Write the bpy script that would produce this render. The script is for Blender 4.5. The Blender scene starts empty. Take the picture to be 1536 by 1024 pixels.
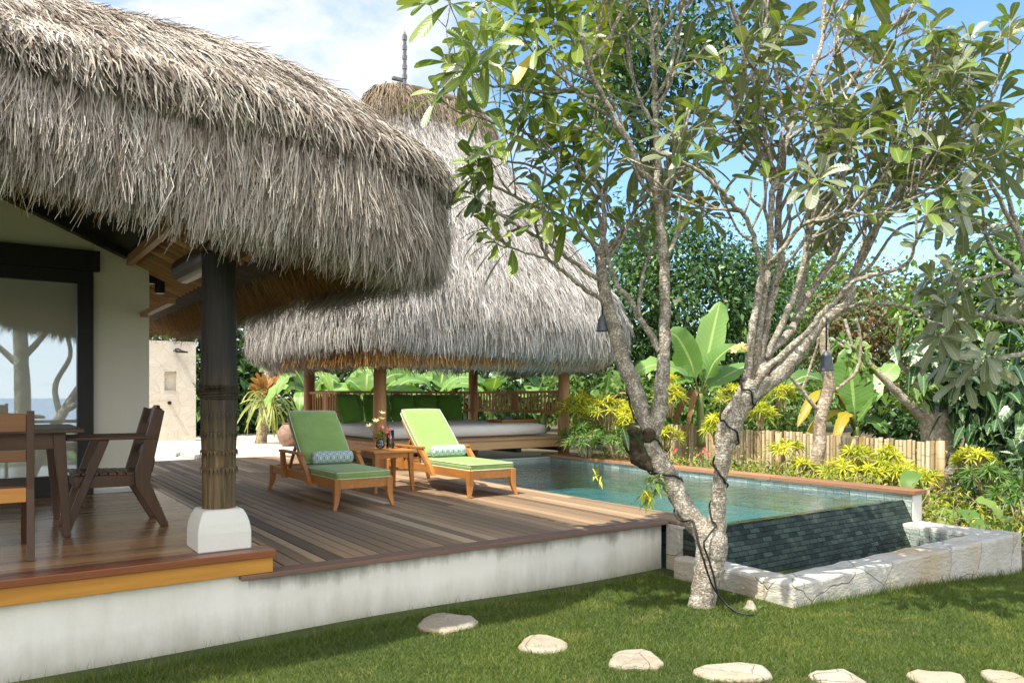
import bpy, bmesh, math, random
import numpy as np
from mathutils import Vector, Matrix

random.seed(11)
rng = np.random.default_rng(11)
scene = bpy.context.scene
COL = scene.collection
PI = math.pi
R_ = math.radians

# ------------------------------------------------------------------ camera
FPX, YH, CXP, EYE = 1141.0, 596.0, 768.0, 1.53
FX, FY = 0.5683, 0.8228          # view direction on the ground
def at(u, v, d):
    """real place of a photographed point at forward distance d (metres)"""
    s = (u - CXP) / FPX * d
    return Vector((FX*d + FY*s, FY*d - FX*s, EYE + (YH - v) / FPX * d))
def flat(u, v, z):
    return at(u, v, (EYE - z) * FPX / (v - YH))
cam = bpy.data.cameras.new("camera"); cam_o = bpy.data.objects.new("camera", cam); COL.objects.link(cam_o)
cam.sensor_width = 36.0; cam.lens = FPX * 36 / 1536; cam.shift_y = 84 / 1536.0
cam.clip_start = 0.05; cam.clip_end = 3000
cam_o.location = (0, 0, EYE); cam_o.rotation_euler = (PI/2, 0, -math.atan2(FX, FY))
scene.camera = cam_o

# ------------------------------------------------------------------ light
SUN_EL, SUN_AZ = R_(62), math.atan2(-1.0, -0.16)     # azimuth from +Y clockwise
sd = Vector((math.sin(SUN_AZ)*math.cos(SUN_EL), math.cos(SUN_AZ)*math.cos(SUN_EL), math.sin(SUN_EL)))
sun = bpy.data.lights.new("sun", 'SUN'); sun.energy = 3.4; sun.angle = R_(0.53); sun.color = (1.0, 0.93, 0.80)
sun_o = bpy.data.objects.new("sun", sun); COL.objects.link(sun_o)
sun_o.rotation_euler = (-sd).to_track_quat('-Z', 'Y').to_euler(); sun_o.location = sd * 30
scene.view_settings.view_transform = 'Standard'
try: scene.view_settings.look = 'None'
except Exception: pass
scene.view_settings.exposure = 1.13
scene.view_settings.gamma = 1.0

# ------------------------------------------------------------------ node helpers
def nd(nt, typ, ins=None, **props):
    n = nt.nodes.new(typ)
    for k, v in props.items(): setattr(n, k, v)
    for k, v in (ins or {}).items():
        s = n.inputs[k]
        if isinstance(v, bpy.types.NodeSocket): nt.links.new(v, s)
        elif isinstance(v, tuple) and s.type == 'RGBA' and len(v) == 3: s.default_value = (*v, 1)
        else: s.default_value = v
    return n
def ramp(nt, fac, stops, mode='LINEAR'):
    n = nt.nodes.new('ShaderNodeValToRGB'); n.color_ramp.interpolation = mode
    e = n.color_ramp.elements
    while len(e) < len(stops): e.new(0.5)
    for i, (p, c) in enumerate(stops):
        e[i].position = p; e[i].color = (*c, 1) if len(c) == 3 else c
    nt.links.new(fac, n.inputs[0]); return n.outputs[0]
def mix(nt, fac, a, b, mode='MIX'):
    n = nt.nodes.new('ShaderNodeMix'); n.data_type = 'RGBA'; n.blend_type = mode
    for i, v in ((0, fac), (6, a), (7, b)):
        if isinstance(v, bpy.types.NodeSocket): nt.links.new(v, n.inputs[i])
        else: n.inputs[i].default_value = (*v, 1) if isinstance(v, tuple) and len(v) == 3 else v
    return n.outputs[2]
def math_(nt, op, a, b=0.0, clamp=False):
    n = nt.nodes.new('ShaderNodeMath'); n.operation = op; n.use_clamp = clamp
    for i, v in enumerate((a, b)):
        if isinstance(v, bpy.types.NodeSocket): nt.links.new(v, n.inputs[i])
        else: n.inputs[i].default_value = v
    return n.outputs[0]
def noise(nt, vec, scale, detail=4, rough=0.55, dist=0.0):
    return nd(nt, 'ShaderNodeTexNoise', {'Vector': vec, 'Scale': scale, 'Detail': detail, 'Roughness': rough, 'Distortion': dist}).outputs[0]
def coords(nt, kind='Object', scale=(1, 1, 1), rot=(0, 0, 0)):
    t = nt.nodes.new('ShaderNodeTexCoord')
    m = nd(nt, 'ShaderNodeMapping', {'Vector': t.outputs[kind]}); m.inputs['Scale'].default_value = scale; m.inputs['Rotation'].default_value = rot
    return m.outputs[0]
def pos(nt, scale=(1, 1, 1)):
    g = nt.nodes.new('ShaderNodeNewGeometry')
    m = nd(nt, 'ShaderNodeMapping', {'Vector': g.outputs['Position']}); m.inputs['Scale'].default_value = scale
    return m.outputs[0]
def attr(nt, name='rnd'):
    return nd(nt, 'ShaderNodeAttribute', attribute_name=name).outputs['Fac']
def bump(nt, h, strength=0.3, dist=0.02):
    return nd(nt, 'ShaderNodeBump', {'Height': h, 'Strength': strength, 'Distance': dist}).outputs[0]
def new_mat(name):
    m = bpy.data.materials.new(name); m.use_nodes = True; nt = m.node_tree
    return m, nt, nt.nodes['Principled BSDF'], nt.nodes['Material Output']
def lk(nt, a, b): nt.links.new(a, b)

def m_wood(name, stops, axis=1, rough=0.5, gs=1.0, attr_w=0.5, bumps=0.25, spec=0.5, sc=9.0):
    m, nt, b, o = new_mat(name)
    s = [sc, sc, sc]; s[axis] = sc * 0.07
    p = pos(nt, tuple(s)); a = attr(nt)
    off = nd(nt, 'ShaderNodeVectorMath', {0: p, 1: (0, 0, 0)}, operation='ADD')
    cmb = nd(nt, 'ShaderNodeCombineXYZ', {0: math_(nt, 'MULTIPLY', a, 37.0), 1: math_(nt, 'MULTIPLY', a, 91.0), 2: math_(nt, 'MULTIPLY', a, 17.0)})
    lk(nt, cmb.outputs[0], off.inputs[1])
    n1 = noise(nt, off.outputs[0], 1.3*gs, 6, 0.6, 0.8); n2 = noise(nt, off.outputs[0], 6*gs, 3, 0.6)
    f = math_(nt, 'ADD', math_(nt, 'MULTIPLY', n1, 1 - attr_w*0.6), math_(nt, 'MULTIPLY', n2, 0.28))
    f = math_(nt, 'ADD', math_(nt, 'MULTIPLY', f, 1 - attr_w*0.55), math_(nt, 'MULTIPLY', a, attr_w*0.75))
    f = math_(nt, 'SUBTRACT', f, 0.12)
    lk(nt, ramp(nt, f, stops), b.inputs['Base Color'])
    b.inputs['Roughness'].default_value = rough
    b.inputs['Specular IOR Level'].default_value = spec
    lk(nt, bump(nt, math_(nt, 'ADD', n1, n2), bumps, 0.004), b.inputs['Normal'])
    return m
def m_plain(name, c, rough=0.5, metal=0.0, nscale=0, namt=0.15, spec=0.5):
    m, nt, b, o = new_mat(name)
    b.inputs['Roughness'].default_value = rough; b.inputs['Metallic'].default_value = metal; b.inputs['Specular IOR Level'].default_value = spec
    if nscale:
        n = noise(nt, pos(nt), nscale, 5)
        lo = tuple(x*(1-namt) for x in c); hi = tuple(min(1, x*(1+namt)) for x in c)
        lk(nt, ramp(nt, n, [(0.3, lo), (0.7, hi)]), b.inputs['Base Color'])
        lk(nt, bump(nt, n, 0.15, 0.01), b.inputs['Normal'])
    else: b.inputs['Base Color'].default_value = (*c, 1)
    return m
def m_leaf(name, stops, rough=0.42, trans=0.3, vein=0.0, tcol=1.5, spec=0.5, rib=None):
    m, nt, b, o = new_mat(name)
    a = attr(nt); n = noise(nt, pos(nt), 3.0, 2)
    f = math_(nt, 'ADD', math_(nt, 'MULTIPLY', a, 0.8), math_(nt, 'MULTIPLY', n, 0.25))
    c = ramp(nt, f, stops)
    if vein or rib:
        uv = nd(nt, 'ShaderNodeUVMap', uv_map='uv').outputs[0]
        sp = nd(nt, 'ShaderNodeSeparateXYZ', {0: uv})
        v_abs = math_(nt, 'ABSOLUTE', math_(nt, 'SUBTRACT', sp.outputs[1], 0.5))
        mid = math_(nt, 'LESS_THAN', v_abs, 0.035)
        w = math_(nt, 'SINE', math_(nt, 'MULTIPLY', math_(nt, 'SUBTRACT', sp.outputs[0], math_(nt, 'MULTIPLY', v_abs, 0.28)), vein or 60.0))
        w = math_(nt, 'POWER', math_(nt, 'ADD', math_(nt, 'MULTIPLY', w, 0.5), 0.5), 3.0)
        c2 = mix(nt, math_(nt, 'MULTIPLY', w, 0.10), c, (0.45, 0.55, 0.20))
        c = mix(nt, math_(nt, 'MULTIPLY', mid, 0.55), c2, rib or (0.42, 0.50, 0.20))
        lk(nt, bump(nt, w, 0.25, 0.006), b.inputs['Normal'])
    lk(nt, c, b.inputs['Base Color'])
    b.inputs['Roughness'].default_value = rough; b.inputs['Specular IOR Level'].default_value = spec
    tr = nd(nt, 'ShaderNodeBsdfTranslucent', {'Color': mix(nt, 1.0, c, (min(1, tcol), min(1, tcol*0.95), 0.25*tcol), 'MULTIPLY')})
    ms = nd(nt, 'ShaderNodeMixShader', {0: trans, 1: b.outputs[0], 2: tr.outputs[0]})
    lk(nt, ms.outputs[0], o.inputs[0])
    return m

# ------------------------------------------------------------------ mesh helpers
class MB:
    def __init__(s): s.v = []; s.f = []; s.r = []; s.mi = []; s.cur = 0.5; s.m = 0
    def add(s, vs, fs, rnd=None):
        b = len(s.v); r = s.cur if rnd is None else rnd
        s.v += [tuple(p) for p in vs]; s.r += [r]*len(vs)
        for f in fs: s.f.append(tuple(b + i for i in f)); s.mi.append(s.m)
    def box(s, x0, x1, y0, y1, z0, z1, M=None, rnd=None):
        vs = [Vector((x, y, z)) for z in (z0, z1) for y in (y0, y1) for x in (x0, x1)]
        if M is not None: vs = [M @ p for p in vs]
        s.add(vs, [(0, 2, 3, 1), (4, 5, 7, 6), (0, 1, 5, 4), (2, 6, 7, 3), (0, 4, 6, 2), (1, 3, 7, 5)], rnd)
    def bar(s, p, q, w, h, up=(0, 0, 1), w2=None, h2=None, rnd=None):
        p = Vector(p); q = Vector(q); d = (q-p).normalized(); up = Vector(up)
        sx = d.cross(up).normalized(); uz = sx.cross(d).normalized(); w2 = w if w2 is None else w2; h2 = h if h2 is None else h2
        vs = [c + sx*a*ww*0.5 + uz*b*hh*0.5 for c, ww, hh in ((p, w, h), (q, w2, h2)) for a, b in ((-1, -1), (1, -1), (1, 1), (-1, 1))]
        s.add(vs, [(0, 1, 2, 3), (7, 6, 5, 4), (0, 4, 5, 1), (1, 5, 6, 2), (2, 6, 7, 3), (3, 7, 4, 0)], rnd)
    def tube(s, pts, rad, n=10, cap=True, jit=0.0, rnd=None):
        pts = [Vector(p) for p in pts]; k = len(pts)
        if not hasattr(rad, '__len__'): rad = [rad]*k
        ref = None; vs = []
        for i, p in enumerate(pts):
            t = (pts[min(i+1, k-1)] - pts[max(i-1, 0)])
            t = t.normalized() if t.length > 1e-9 else Vector((0, 0, 1))
            if ref is None: ref = Vector((1, 0, 0)) if abs(t.x) < 0.9 else Vector((0, 1, 0))
            a = t.cross(ref).normalized(); b = a.cross(t).normalized(); ref = b
            for j in range(n):
                th = 2*PI*j/n; rr = rad[i] * (1 + jit*(random.random()-0.5))
                vs.append(p + (a*math.sin(th) + b*math.cos(th))*rr)
        fs = [(i*n + j, i*n + (j+1) % n, (i+1)*n + (j+1) % n, (i+1)*n + j) for i in range(k-1) for j in range(n)]
        if cap: fs += [tuple(range(n-1, -1, -1)), tuple((k-1)*n + j for j in range(n))]
        s.add(vs, fs, rnd)
    def lathe(s, prof, n=24, c=(0, 0, 0), close=True, rnd=None):
        vs = [(c[0] + r*math.cos(2*PI*j/n), c[1] + r*math.sin(2*PI*j/n), c[2] + z) for r, z in prof for j in range(n)]
        k = len(prof)
        fs = [(i*n + j, i*n + (j+1) % n, (i+1)*n + (j+1) % n, (i+1)*n + j) for i in range(k-1) for j in range(n)]
        if close: fs += [tuple(range(n-1, -1, -1)), tuple((k-1)*n + j for j in range(n))]
        s.add(vs, fs, rnd)
    def prism(s, poly, h0, h1, axis='z', rnd=None):
        def mk(a, b, h): return (a, b, h) if axis == 'z' else ((a, h, b) if axis == 'y' else (h, a, b))
        n = len(poly); vs = [mk(a, b, h0) for a, b in poly] + [mk(a, b, h1) for a, b in poly]
        s.add(vs, [tuple(range(n-1, -1, -1)), tuple(range(n, 2*n))] + [(i, (i+1) % n, n + (i+1) % n, n + i) for i in range(n)], rnd)
    def grid(s, fn, nu, nv, rnd=None):
        vs = [fn(i/nu, j/nv) for j in range(nv+1) for i in range(nu+1)]
        s.add(vs, [(j*(nu+1)+i, j*(nu+1)+i+1, (j+1)*(nu+1)+i+1, (j+1)*(nu+1)+i) for j in range(nv) for i in range(nu)], rnd)
    def build(s, name, mats, parent=None, smooth=False, bevel=0.0, fixn=True, origin=None, seg=2):
        me = bpy.data.meshes.new(name); o_ = Vector(origin) if origin is not None else Vector((0, 0, 0))
        me.from_pydata([tuple(Vector(p) - o_) for p in s.v], [], s.f)
        for m in (mats if isinstance(mats, (list, tuple)) else [mats]): me.materials.append(m)
        me.polygons.foreach_set('material_index', s.mi)
        at_ = me.attributes.new('rnd', 'FLOAT', 'POINT'); at_.data.foreach_set('value', s.r)
        if fixn:
            bm = bmesh.new(); bm.from_mesh(me); bmesh.ops.recalc_face_normals(bm, faces=bm.faces); bm.to_mesh(me); bm.free()
        if smooth: me.polygons.foreach_set('use_smooth', [True]*len(me.polygons))
        me.update()
        o = bpy.data.objects.new(name, me); COL.objects.link(o); o.location = o_
        if bevel:
            md = o.modifiers.new('edge', 'BEVEL'); md.width = bevel; md.segments = seg; md.limit_method = 'ANGLE'; md.angle_limit = R_(35)
        if parent is not None: attach(o, parent)
        return o
def attach(o, parent):
    bpy_m = Matrix.LocRotScale(parent.location, parent.rotation_euler, parent.scale)
    p = parent
    while p.parent is not None:
        p = p.parent; bpy_m = Matrix.LocRotScale(p.location, p.rotation_euler, p.scale) @ bpy_m
    o.parent = parent; m = bpy_m.inverted() @ Matrix.LocRotScale(o.location, o.rotation_euler, o.scale)
    l, r, sc = m.decompose(); o.location = l; o.rotation_euler = r.to_euler(); o.scale = sc
def np_mesh(name, V, F, mat_, parent=None, rnd=None, uv=None, smooth=False, midx=None):
    V = np.ascontiguousarray(V, dtype=np.float32).reshape(-1, 3); F = np.ascontiguousarray(F, dtype=np.int32)
    me = bpy.data.meshes.new(name); k = F.shape[1]
    me.vertices.add(len(V)); me.vertices.foreach_set('co', V.ravel())
    me.loops.add(F.size); me.loops.foreach_set('vertex_index', F.ravel())
    me.polygons.add(len(F)); me.polygons.foreach_set('loop_start', np.arange(0, F.size, k, dtype=np.int32))
    try: me.polygons.foreach_set('loop_total', np.full(len(F), k, dtype=np.int32))
    except Exception: pass
    for m in (mat_ if isinstance(mat_, (list, tuple)) else [mat_]): me.materials.append(m)
    if midx is not None: me.polygons.foreach_set('material_index', np.ascontiguousarray(midx, dtype=np.int32))
    if rnd is not None:
        a = me.attributes.new('rnd', 'FLOAT', 'POINT'); a.data.foreach_set('value', np.ascontiguousarray(rnd, dtype=np.float32))
    if uv is not None:
        l = me.uv_layers.new(name='uv'); l.data.foreach_set('uv', np.ascontiguousarray(uv[F.ravel()], dtype=np.float32).ravel())
    if smooth: me.polygons.foreach_set('use_smooth', np.ones(len(F), dtype=bool))
    me.update(); me.validate()
    o = bpy.data.objects.new(name, me); COL.objects.link(o)
    if parent is not None: attach(o, parent)
    return o
def tag(o, label=None, cat=None, group=None, kind=None):
    if label: o['label'] = label
    if cat: o['category'] = cat
    if group: o['group'] = group
    if kind: o['kind'] = kind
    return o
def thing(name, label, cat, loc=(0, 0, 0), group=None, rz=0.0):
    o = bpy.data.objects.new(name, None); COL.objects.link(o); o.location = loc; o.rotation_euler = (0, 0, rz); o.empty_display_size = 0.2
    return tag(o, label, cat, group)
def struct(o, label, cat): return tag(o, label, cat, None, 'structure')
def unit(A): return A / np.maximum(np.linalg.norm(A, axis=-1, keepdims=True), 1e-9)
def rdir(n):
    return unit(rng.normal(size=(n, 3)))

# ribbons (thatch stalks, grass, pales): P base, D direction, S side vector, L length, W width
def ribbons(P, D, S, L, W, sag, tip=0.35, stations=3, wob=0.0):
    n = len(P); T = np.linspace(0, 1, stations); V = np.zeros((n, stations, 2, 3))
    wv = rng.normal(size=(n, 3)) * wob
    for k, t in enumerate(T):
        c = P + D*(L*t)[:, None] + sag*(L*t*t)[:, None] + wv*(L*t*(1-t)*2)[:, None]
        w = W*(1 - (1-tip)*t)*0.5
        V[:, k, 0] = c - S*w[:, None]; V[:, k, 1] = c + S*w[:, None]
    b = (np.arange(n)*stations*2)[:, None, None]
    q = np.array([[2*k, 2*k+1, 2*k+3, 2*k+2] for k in range(stations-1)])[None]
    return V.reshape(-1, 3), (b+q).reshape(-1, 4)

def wprof(shape, t):
    if shape == 'obovate': return np.clip(np.power(t, 1.05)*np.power(np.clip(1-t, 0, 1), 0.36)*1.98, 0.03, 1)
    if shape == 'lance': return np.clip(np.sin(PI*np.power(t, 0.8)), 0.03, 1)
    if shape == 'heart': return np.clip(np.power(np.clip(1-t, 0, 1), 0.7)*np.power(t, 0.25)*1.3, 0.02, 1)
    if shape == 'paddle': return np.clip(np.power(np.clip(np.sin(PI*np.clip((t-0.06)/0.94, 0, 1)), 0, 1), 0.55), 0.05, 1)
    return np.clip(np.sin(PI*t), 0.03, 1)
def leaf_arrays(P, D, U, L, W, shape='lance', nseg=3, fold=0.2, droop=0.2, rag=0.0):
    """blade with a midrib: returns V, F, uv, leaf index per vertex"""
    n = len(P); D = unit(D); S = unit(np.cross(D, U)); U = unit(np.cross(S, D))
    T = np.linspace(0, 1, nseg+1)
    if shape == 'obovate': T = np.sin(T*PI/2)
    V = np.zeros((n, nseg+1, 3, 3)); UV = np.zeros((n, nseg+1, 3, 2))
    wp = wprof(shape, T); dz = np.zeros((n, 3)); dz[:, 2] = -1
    droop = np.broadcast_to(np.asarray(droop, dtype=float), (n,))
    for k, t in enumerate(T):
        c = P + D*(L*t)[:, None] + dz*(L*droop*t*t)[:, None]
        w = 0.5*W*wp[k]
        for j, sgn in ((0, -1), (2, 1)):
            ww = w*(1 - rag*rng.random(n)) if rag else w
            V[:, k, j] = c + S*(sgn*ww)[:, None] + U*(fold*ww)[:, None]
        V[:, k, 1] = c; UV[:, k, :, 0] = t; UV[:, k, 0, 1] = 0.5-0.5*wp[k]; UV[:, k, 1, 1] = 0.5; UV[:, k, 2, 1] = 0.5+0.5*wp[k]
    b = (np.arange(n)*(nseg+1)*3)[:, None, None]
    q = np.array([[3*k+j, 3*k+j+1, 3*k+j+4, 3*k+j+3] for k in range(nseg) for j in (0, 1)])[None]
    return V.reshape(-1, 3), (b+q).reshape(-1, 4), UV.reshape(-1, 2), np.repeat(np.arange(n), (nseg+1)*3)
def leaves(name, P, D, U, L, W, mat_, parent=None, shape='lance', nseg=3, fold=0.2, droop=0.2, rnd=None, rag=0.0):
    V, F, uv, idx = leaf_arrays(P, D, U, L, W, shape, nseg, fold, droop, rag)
    r = (rng.random(len(P)) if rnd is None else rnd)[idx]
    return np_mesh(name, V, F, mat_, parent, r, uv, smooth=True)
def catmull(pts, k=4):
    P = [Vector(p) for p in pts]; out = []
    for i in range(len(P)-1):
        a, b, c, d = P[max(i-1, 0)], P[i], P[i+1], P[min(i+2, len(P)-1)]
        for j in range(k):
            t = j/k; out.append(0.5*((2*b) + (c-a)*t + (2*a-5*b+4*c-d)*t*t + (3*b-a-3*c+d)*t**3))
    out.append(P[-1]); return out
def lerp_list(vals, k=4):
    out = []
    for i in range(len(vals)-1):
        for j in range(k): out.append(vals[i] + (vals[i+1]-vals[i])*j/k)
    return out + [vals[-1]]
# ------------------------------------------------------------------ world
w = bpy.data.worlds.new("World"); scene.world = w; w.use_nodes = True
nt = w.node_tree; bg = nt.nodes['Background']; wo = nt.nodes['World Output']
sky = nd(nt, 'ShaderNodeTexSky', sky_type='NISHITA', sun_disc=False, sun_elevation=SUN_EL, sun_rotation=SUN_AZ, air_density=1.0, dust_density=0.4, ozone_density=1.6)
tc = nt.nodes.new('ShaderNodeTexCoord'); sp = nd(nt, 'ShaderNodeSeparateXYZ', {0: tc.outputs['Generated']})
den = math_(nt, 'ADD', math_(nt, 'MAXIMUM', sp.outputs[2], 0.0), 0.22)
pl = nd(nt, 'ShaderNodeCombineXYZ', {0: math_(nt, 'DIVIDE', sp.outputs[0], den), 1: math_(nt, 'DIVIDE', sp.outputs[1], den), 2: 0.37})
n1 = noise(nt, pl.outputs[0], 2.1, 9, 0.62, 0.5); n2 = noise(nt, pl.outputs[0], 6.5, 8, 0.65, 0.4)
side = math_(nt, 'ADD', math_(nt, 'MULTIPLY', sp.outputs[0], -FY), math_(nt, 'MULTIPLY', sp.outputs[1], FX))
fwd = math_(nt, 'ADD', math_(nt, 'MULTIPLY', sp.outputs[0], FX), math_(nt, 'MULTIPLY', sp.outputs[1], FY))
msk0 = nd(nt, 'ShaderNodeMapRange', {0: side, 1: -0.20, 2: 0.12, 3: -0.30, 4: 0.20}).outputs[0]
msk = math_(nt, 'ADD', msk0, nd(nt, 'ShaderNodeMapRange', {0: fwd, 1: 0.1, 2: -0.3, 3: 0.0, 4: 0.6}).outputs[0])  # second term adds unseen cloud cover behind the camera for fill
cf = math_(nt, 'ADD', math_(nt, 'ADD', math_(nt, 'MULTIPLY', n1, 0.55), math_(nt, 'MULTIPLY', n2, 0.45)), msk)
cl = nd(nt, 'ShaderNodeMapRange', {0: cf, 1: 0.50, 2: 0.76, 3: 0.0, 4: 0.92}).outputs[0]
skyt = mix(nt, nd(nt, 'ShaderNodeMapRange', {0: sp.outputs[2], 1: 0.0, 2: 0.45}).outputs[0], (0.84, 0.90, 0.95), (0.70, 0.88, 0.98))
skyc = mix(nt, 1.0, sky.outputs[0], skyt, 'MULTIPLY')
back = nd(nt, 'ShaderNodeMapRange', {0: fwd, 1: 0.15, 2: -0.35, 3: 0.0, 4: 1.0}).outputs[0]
clc = mix(nt, back, (3.4, 3.45, 3.5), (6.9, 6.7, 6.35))  # clouds behind the camera made brighter, added as fill light
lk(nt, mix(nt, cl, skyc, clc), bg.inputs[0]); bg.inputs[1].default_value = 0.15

# ------------------------------------------------------------------ materials
GREYWOOD = [(0.0, (0.062, 0.042, 0.025)), (0.3, (0.22, 0.146, 0.084)), (0.48, (0.37, 0.245, 0.142)), (0.62, (0.45, 0.315, 0.19)), (0.78, (0.58, 0.45, 0.305)), (0.9, (0.62, 0.38, 0.15)), (1.0, (0.80, 0.71, 0.57))]
M_deck = m_wood('deck_wood', GREYWOOD, 1, 0.62, 1.0, 1.0, 0.4)
M_deckx = m_wood('deck_edge_wood', [(0, (0.0594, 0.03861, 0.0297)), (0.4, (0.1782, 0.101, 0.07128)), (0.7, (0.3119, 0.1857, 0.1307)), (1, (0.4752, 0.3119, 0.2376))], 0, 0.6, 1.0, 0.6, 0.4)
M_floor = m_wood('varnished_floor', [(0, (0.12, 0.055, 0.022)), (0.45, (0.36, 0.19, 0.08)), (0.75, (0.52, 0.31, 0.145)), (1, (0.66, 0.44, 0.24))], 0, 0.24, 1.0, 0.6, 0.12, 0.6)
M_nosing = m_wood('red_floor_edge', [(0, (0.04725, 0.0162, 0.00945)), (0.45, (0.2295, 0.0702, 0.027)), (0.8, (0.4455, 0.1755, 0.06075)), (1, (0.6075, 0.297, 0.1215))], 0, 0.3, 1.0, 0.6, 0.12, 0.6)
M_fascia = m_wood('orange_fascia', [(0, (0.176, 0.0605, 0.0088)), (0.45, (0.462, 0.209, 0.033)), (0.8, (0.638, 0.33, 0.0605)), (1, (0.726, 0.418, 0.11))], 0, 0.4, 1.0, 0.3, 0.15)
TEAK = [(0, (0.125, 0.04375, 0.0125)), (0.45, (0.45, 0.1812, 0.04)), (0.75, (0.625, 0.2875, 0.06875)), (1, (0.75, 0.3875, 0.1125))]
M_teak = {a: m_wood('teak_'+'xyz'[a], TEAK, a, 0.42, 1.0, 0.35, 0.12) for a in (0, 1, 2)}
DARKW = [(0, (0.01588, 0.009262, 0.006615)), (0.45, (0.07939, 0.03707, 0.01852)), (0.8, (0.172, 0.08205, 0.03707)), (1, (0.2646, 0.1323, 0.06352))]
M_dark = {a: m_wood('dark_wood_'+'xyz'[a], DARKW, a, 0.4, 1.0, 0.35, 0.15) for a in (0, 1, 2)}
M_black = m_wood('black_timber', [(0, (0.004, 0.004, 0.004)), (0.6, (0.012, 0.010, 0.009)), (1, (0.03, 0.024, 0.018))], 2, 0.5, 1.0, 0.3, 0.2)
M_post = m_wood('pavilion_post_wood', [(0, (0.169, 0.0715, 0.0286)), (0.45, (0.429, 0.221, 0.0975)), (0.8, (0.598, 0.351, 0.182)), (1, (0.715, 0.468, 0.26))], 2, 0.5, 1.0, 0.4, 0.2)
M_plat = m_wood('platform_wood', [(0, (0.15, 0.06875, 0.03125)), (0.45, (0.4, 0.225, 0.1063)), (0.8, (0.55, 0.3375, 0.175)), (1, (0.65, 0.425, 0.2375))], 0, 0.5, 1.0, 0.4, 0.2)
M_rafter = m_wood('bamboo_rafter', [(0, (0.153, 0.0714, 0.0306)), (0.5, (0.51, 0.2677, 0.1148)), (1, (0.85, 0.51, 0.2422))], 0, 0.5, 1.0, 0.5, 0.2)
M_coping = m_wood('coping_wood', [(0, (0.10, 0.045, 0.022)), (0.45, (0.33, 0.165, 0.085)), (0.8, (0.46, 0.26, 0.15)), (1, (0.56, 0.36, 0.23))], 1, 0.55, 1.0, 0.5, 0.3)

def m_column():
    m, nt, b, o = new_mat('palm_trunk_column')
    p = pos(nt); sp = nd(nt, 'ShaderNodeSeparateXYZ', {0: p})
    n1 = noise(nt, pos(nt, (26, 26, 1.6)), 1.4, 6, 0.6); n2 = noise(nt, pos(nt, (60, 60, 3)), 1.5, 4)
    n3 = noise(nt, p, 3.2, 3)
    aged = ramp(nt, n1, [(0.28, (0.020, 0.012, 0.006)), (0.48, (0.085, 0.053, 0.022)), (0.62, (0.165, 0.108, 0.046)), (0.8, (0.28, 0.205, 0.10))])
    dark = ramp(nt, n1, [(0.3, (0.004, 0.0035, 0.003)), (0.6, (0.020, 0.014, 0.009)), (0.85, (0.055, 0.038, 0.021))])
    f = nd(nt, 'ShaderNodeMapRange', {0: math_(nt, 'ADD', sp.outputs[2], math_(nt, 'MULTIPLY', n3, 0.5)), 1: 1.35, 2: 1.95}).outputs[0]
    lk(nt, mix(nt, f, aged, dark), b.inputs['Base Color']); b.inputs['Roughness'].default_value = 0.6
    lk(nt, bump(nt, math_(nt, 'ADD', n1, n2), 0.6, 0.012), b.inputs['Normal']); return m
M_column = m_column()
def m_plaster(name, c, stain, amount, dirt_z=None):
    m, nt, b, o = new_mat(name); p = pos(nt)
    n1 = noise(nt, p, 1.1, 6, 0.6, 0.4); n2 = noise(nt, pos(nt, (3, 3, 0.7)), 1.6, 5, 0.65); n3 = noise(nt, p, 26, 4)
    f = nd(nt, 'ShaderNodeMapRange', {0: math_(nt, 'ADD', math_(nt, 'MULTIPLY', n1, 0.5), math_(nt, 'MULTIPLY', n2, 0.5)), 1: 0.44, 2: 0.72, 3: 0, 4: amount}).outputs[0]
    col = mix(nt, f, c, stain)
    if dirt_z:                         # damp mark that grows up from the soil
        sp = nd(nt, 'ShaderNodeSeparateXYZ', {0: p})
        dz = nd(nt, 'ShaderNodeMapRange', {0: math_(nt, 'SUBTRACT', sp.outputs[2], math_(nt, 'MULTIPLY', n2, 0.22)), 1: dirt_z[0], 2: dirt_z[1], 3: 0.55, 4: 0.0}).outputs[0]
        col = mix(nt, dz, col, (0.20, 0.19, 0.12))
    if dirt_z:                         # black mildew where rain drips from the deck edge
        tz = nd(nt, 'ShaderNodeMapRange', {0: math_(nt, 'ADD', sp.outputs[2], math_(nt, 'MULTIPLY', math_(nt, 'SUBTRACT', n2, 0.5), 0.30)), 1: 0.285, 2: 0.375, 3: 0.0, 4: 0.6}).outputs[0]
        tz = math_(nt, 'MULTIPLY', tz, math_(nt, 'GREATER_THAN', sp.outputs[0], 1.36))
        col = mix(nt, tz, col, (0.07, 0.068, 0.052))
    lk(nt, col, b.inputs['Base Color']); b.inputs['Roughness'].default_value = 0.85
    lk(nt, bump(nt, math_(nt, 'ADD', n3, math_(nt, 'MULTIPLY', n1, 2.0)), 0.25, 0.012), b.inputs['Normal']); return m
M_wallw = m_plaster('white_plinth_plaster', (0.77, 0.755, 0.705), (0.48, 0.455, 0.37), 0.55, (-0.12, 0.10))
M_cream = m_plaster('cream_house_plaster', (0.84, 0.79, 0.65), (0.78, 0.73, 0.58), 0.5)
M_plinth = m_plaster('white_column_foot', (0.70, 0.69, 0.65), (0.55, 0.54, 0.50), 0.4)
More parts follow.
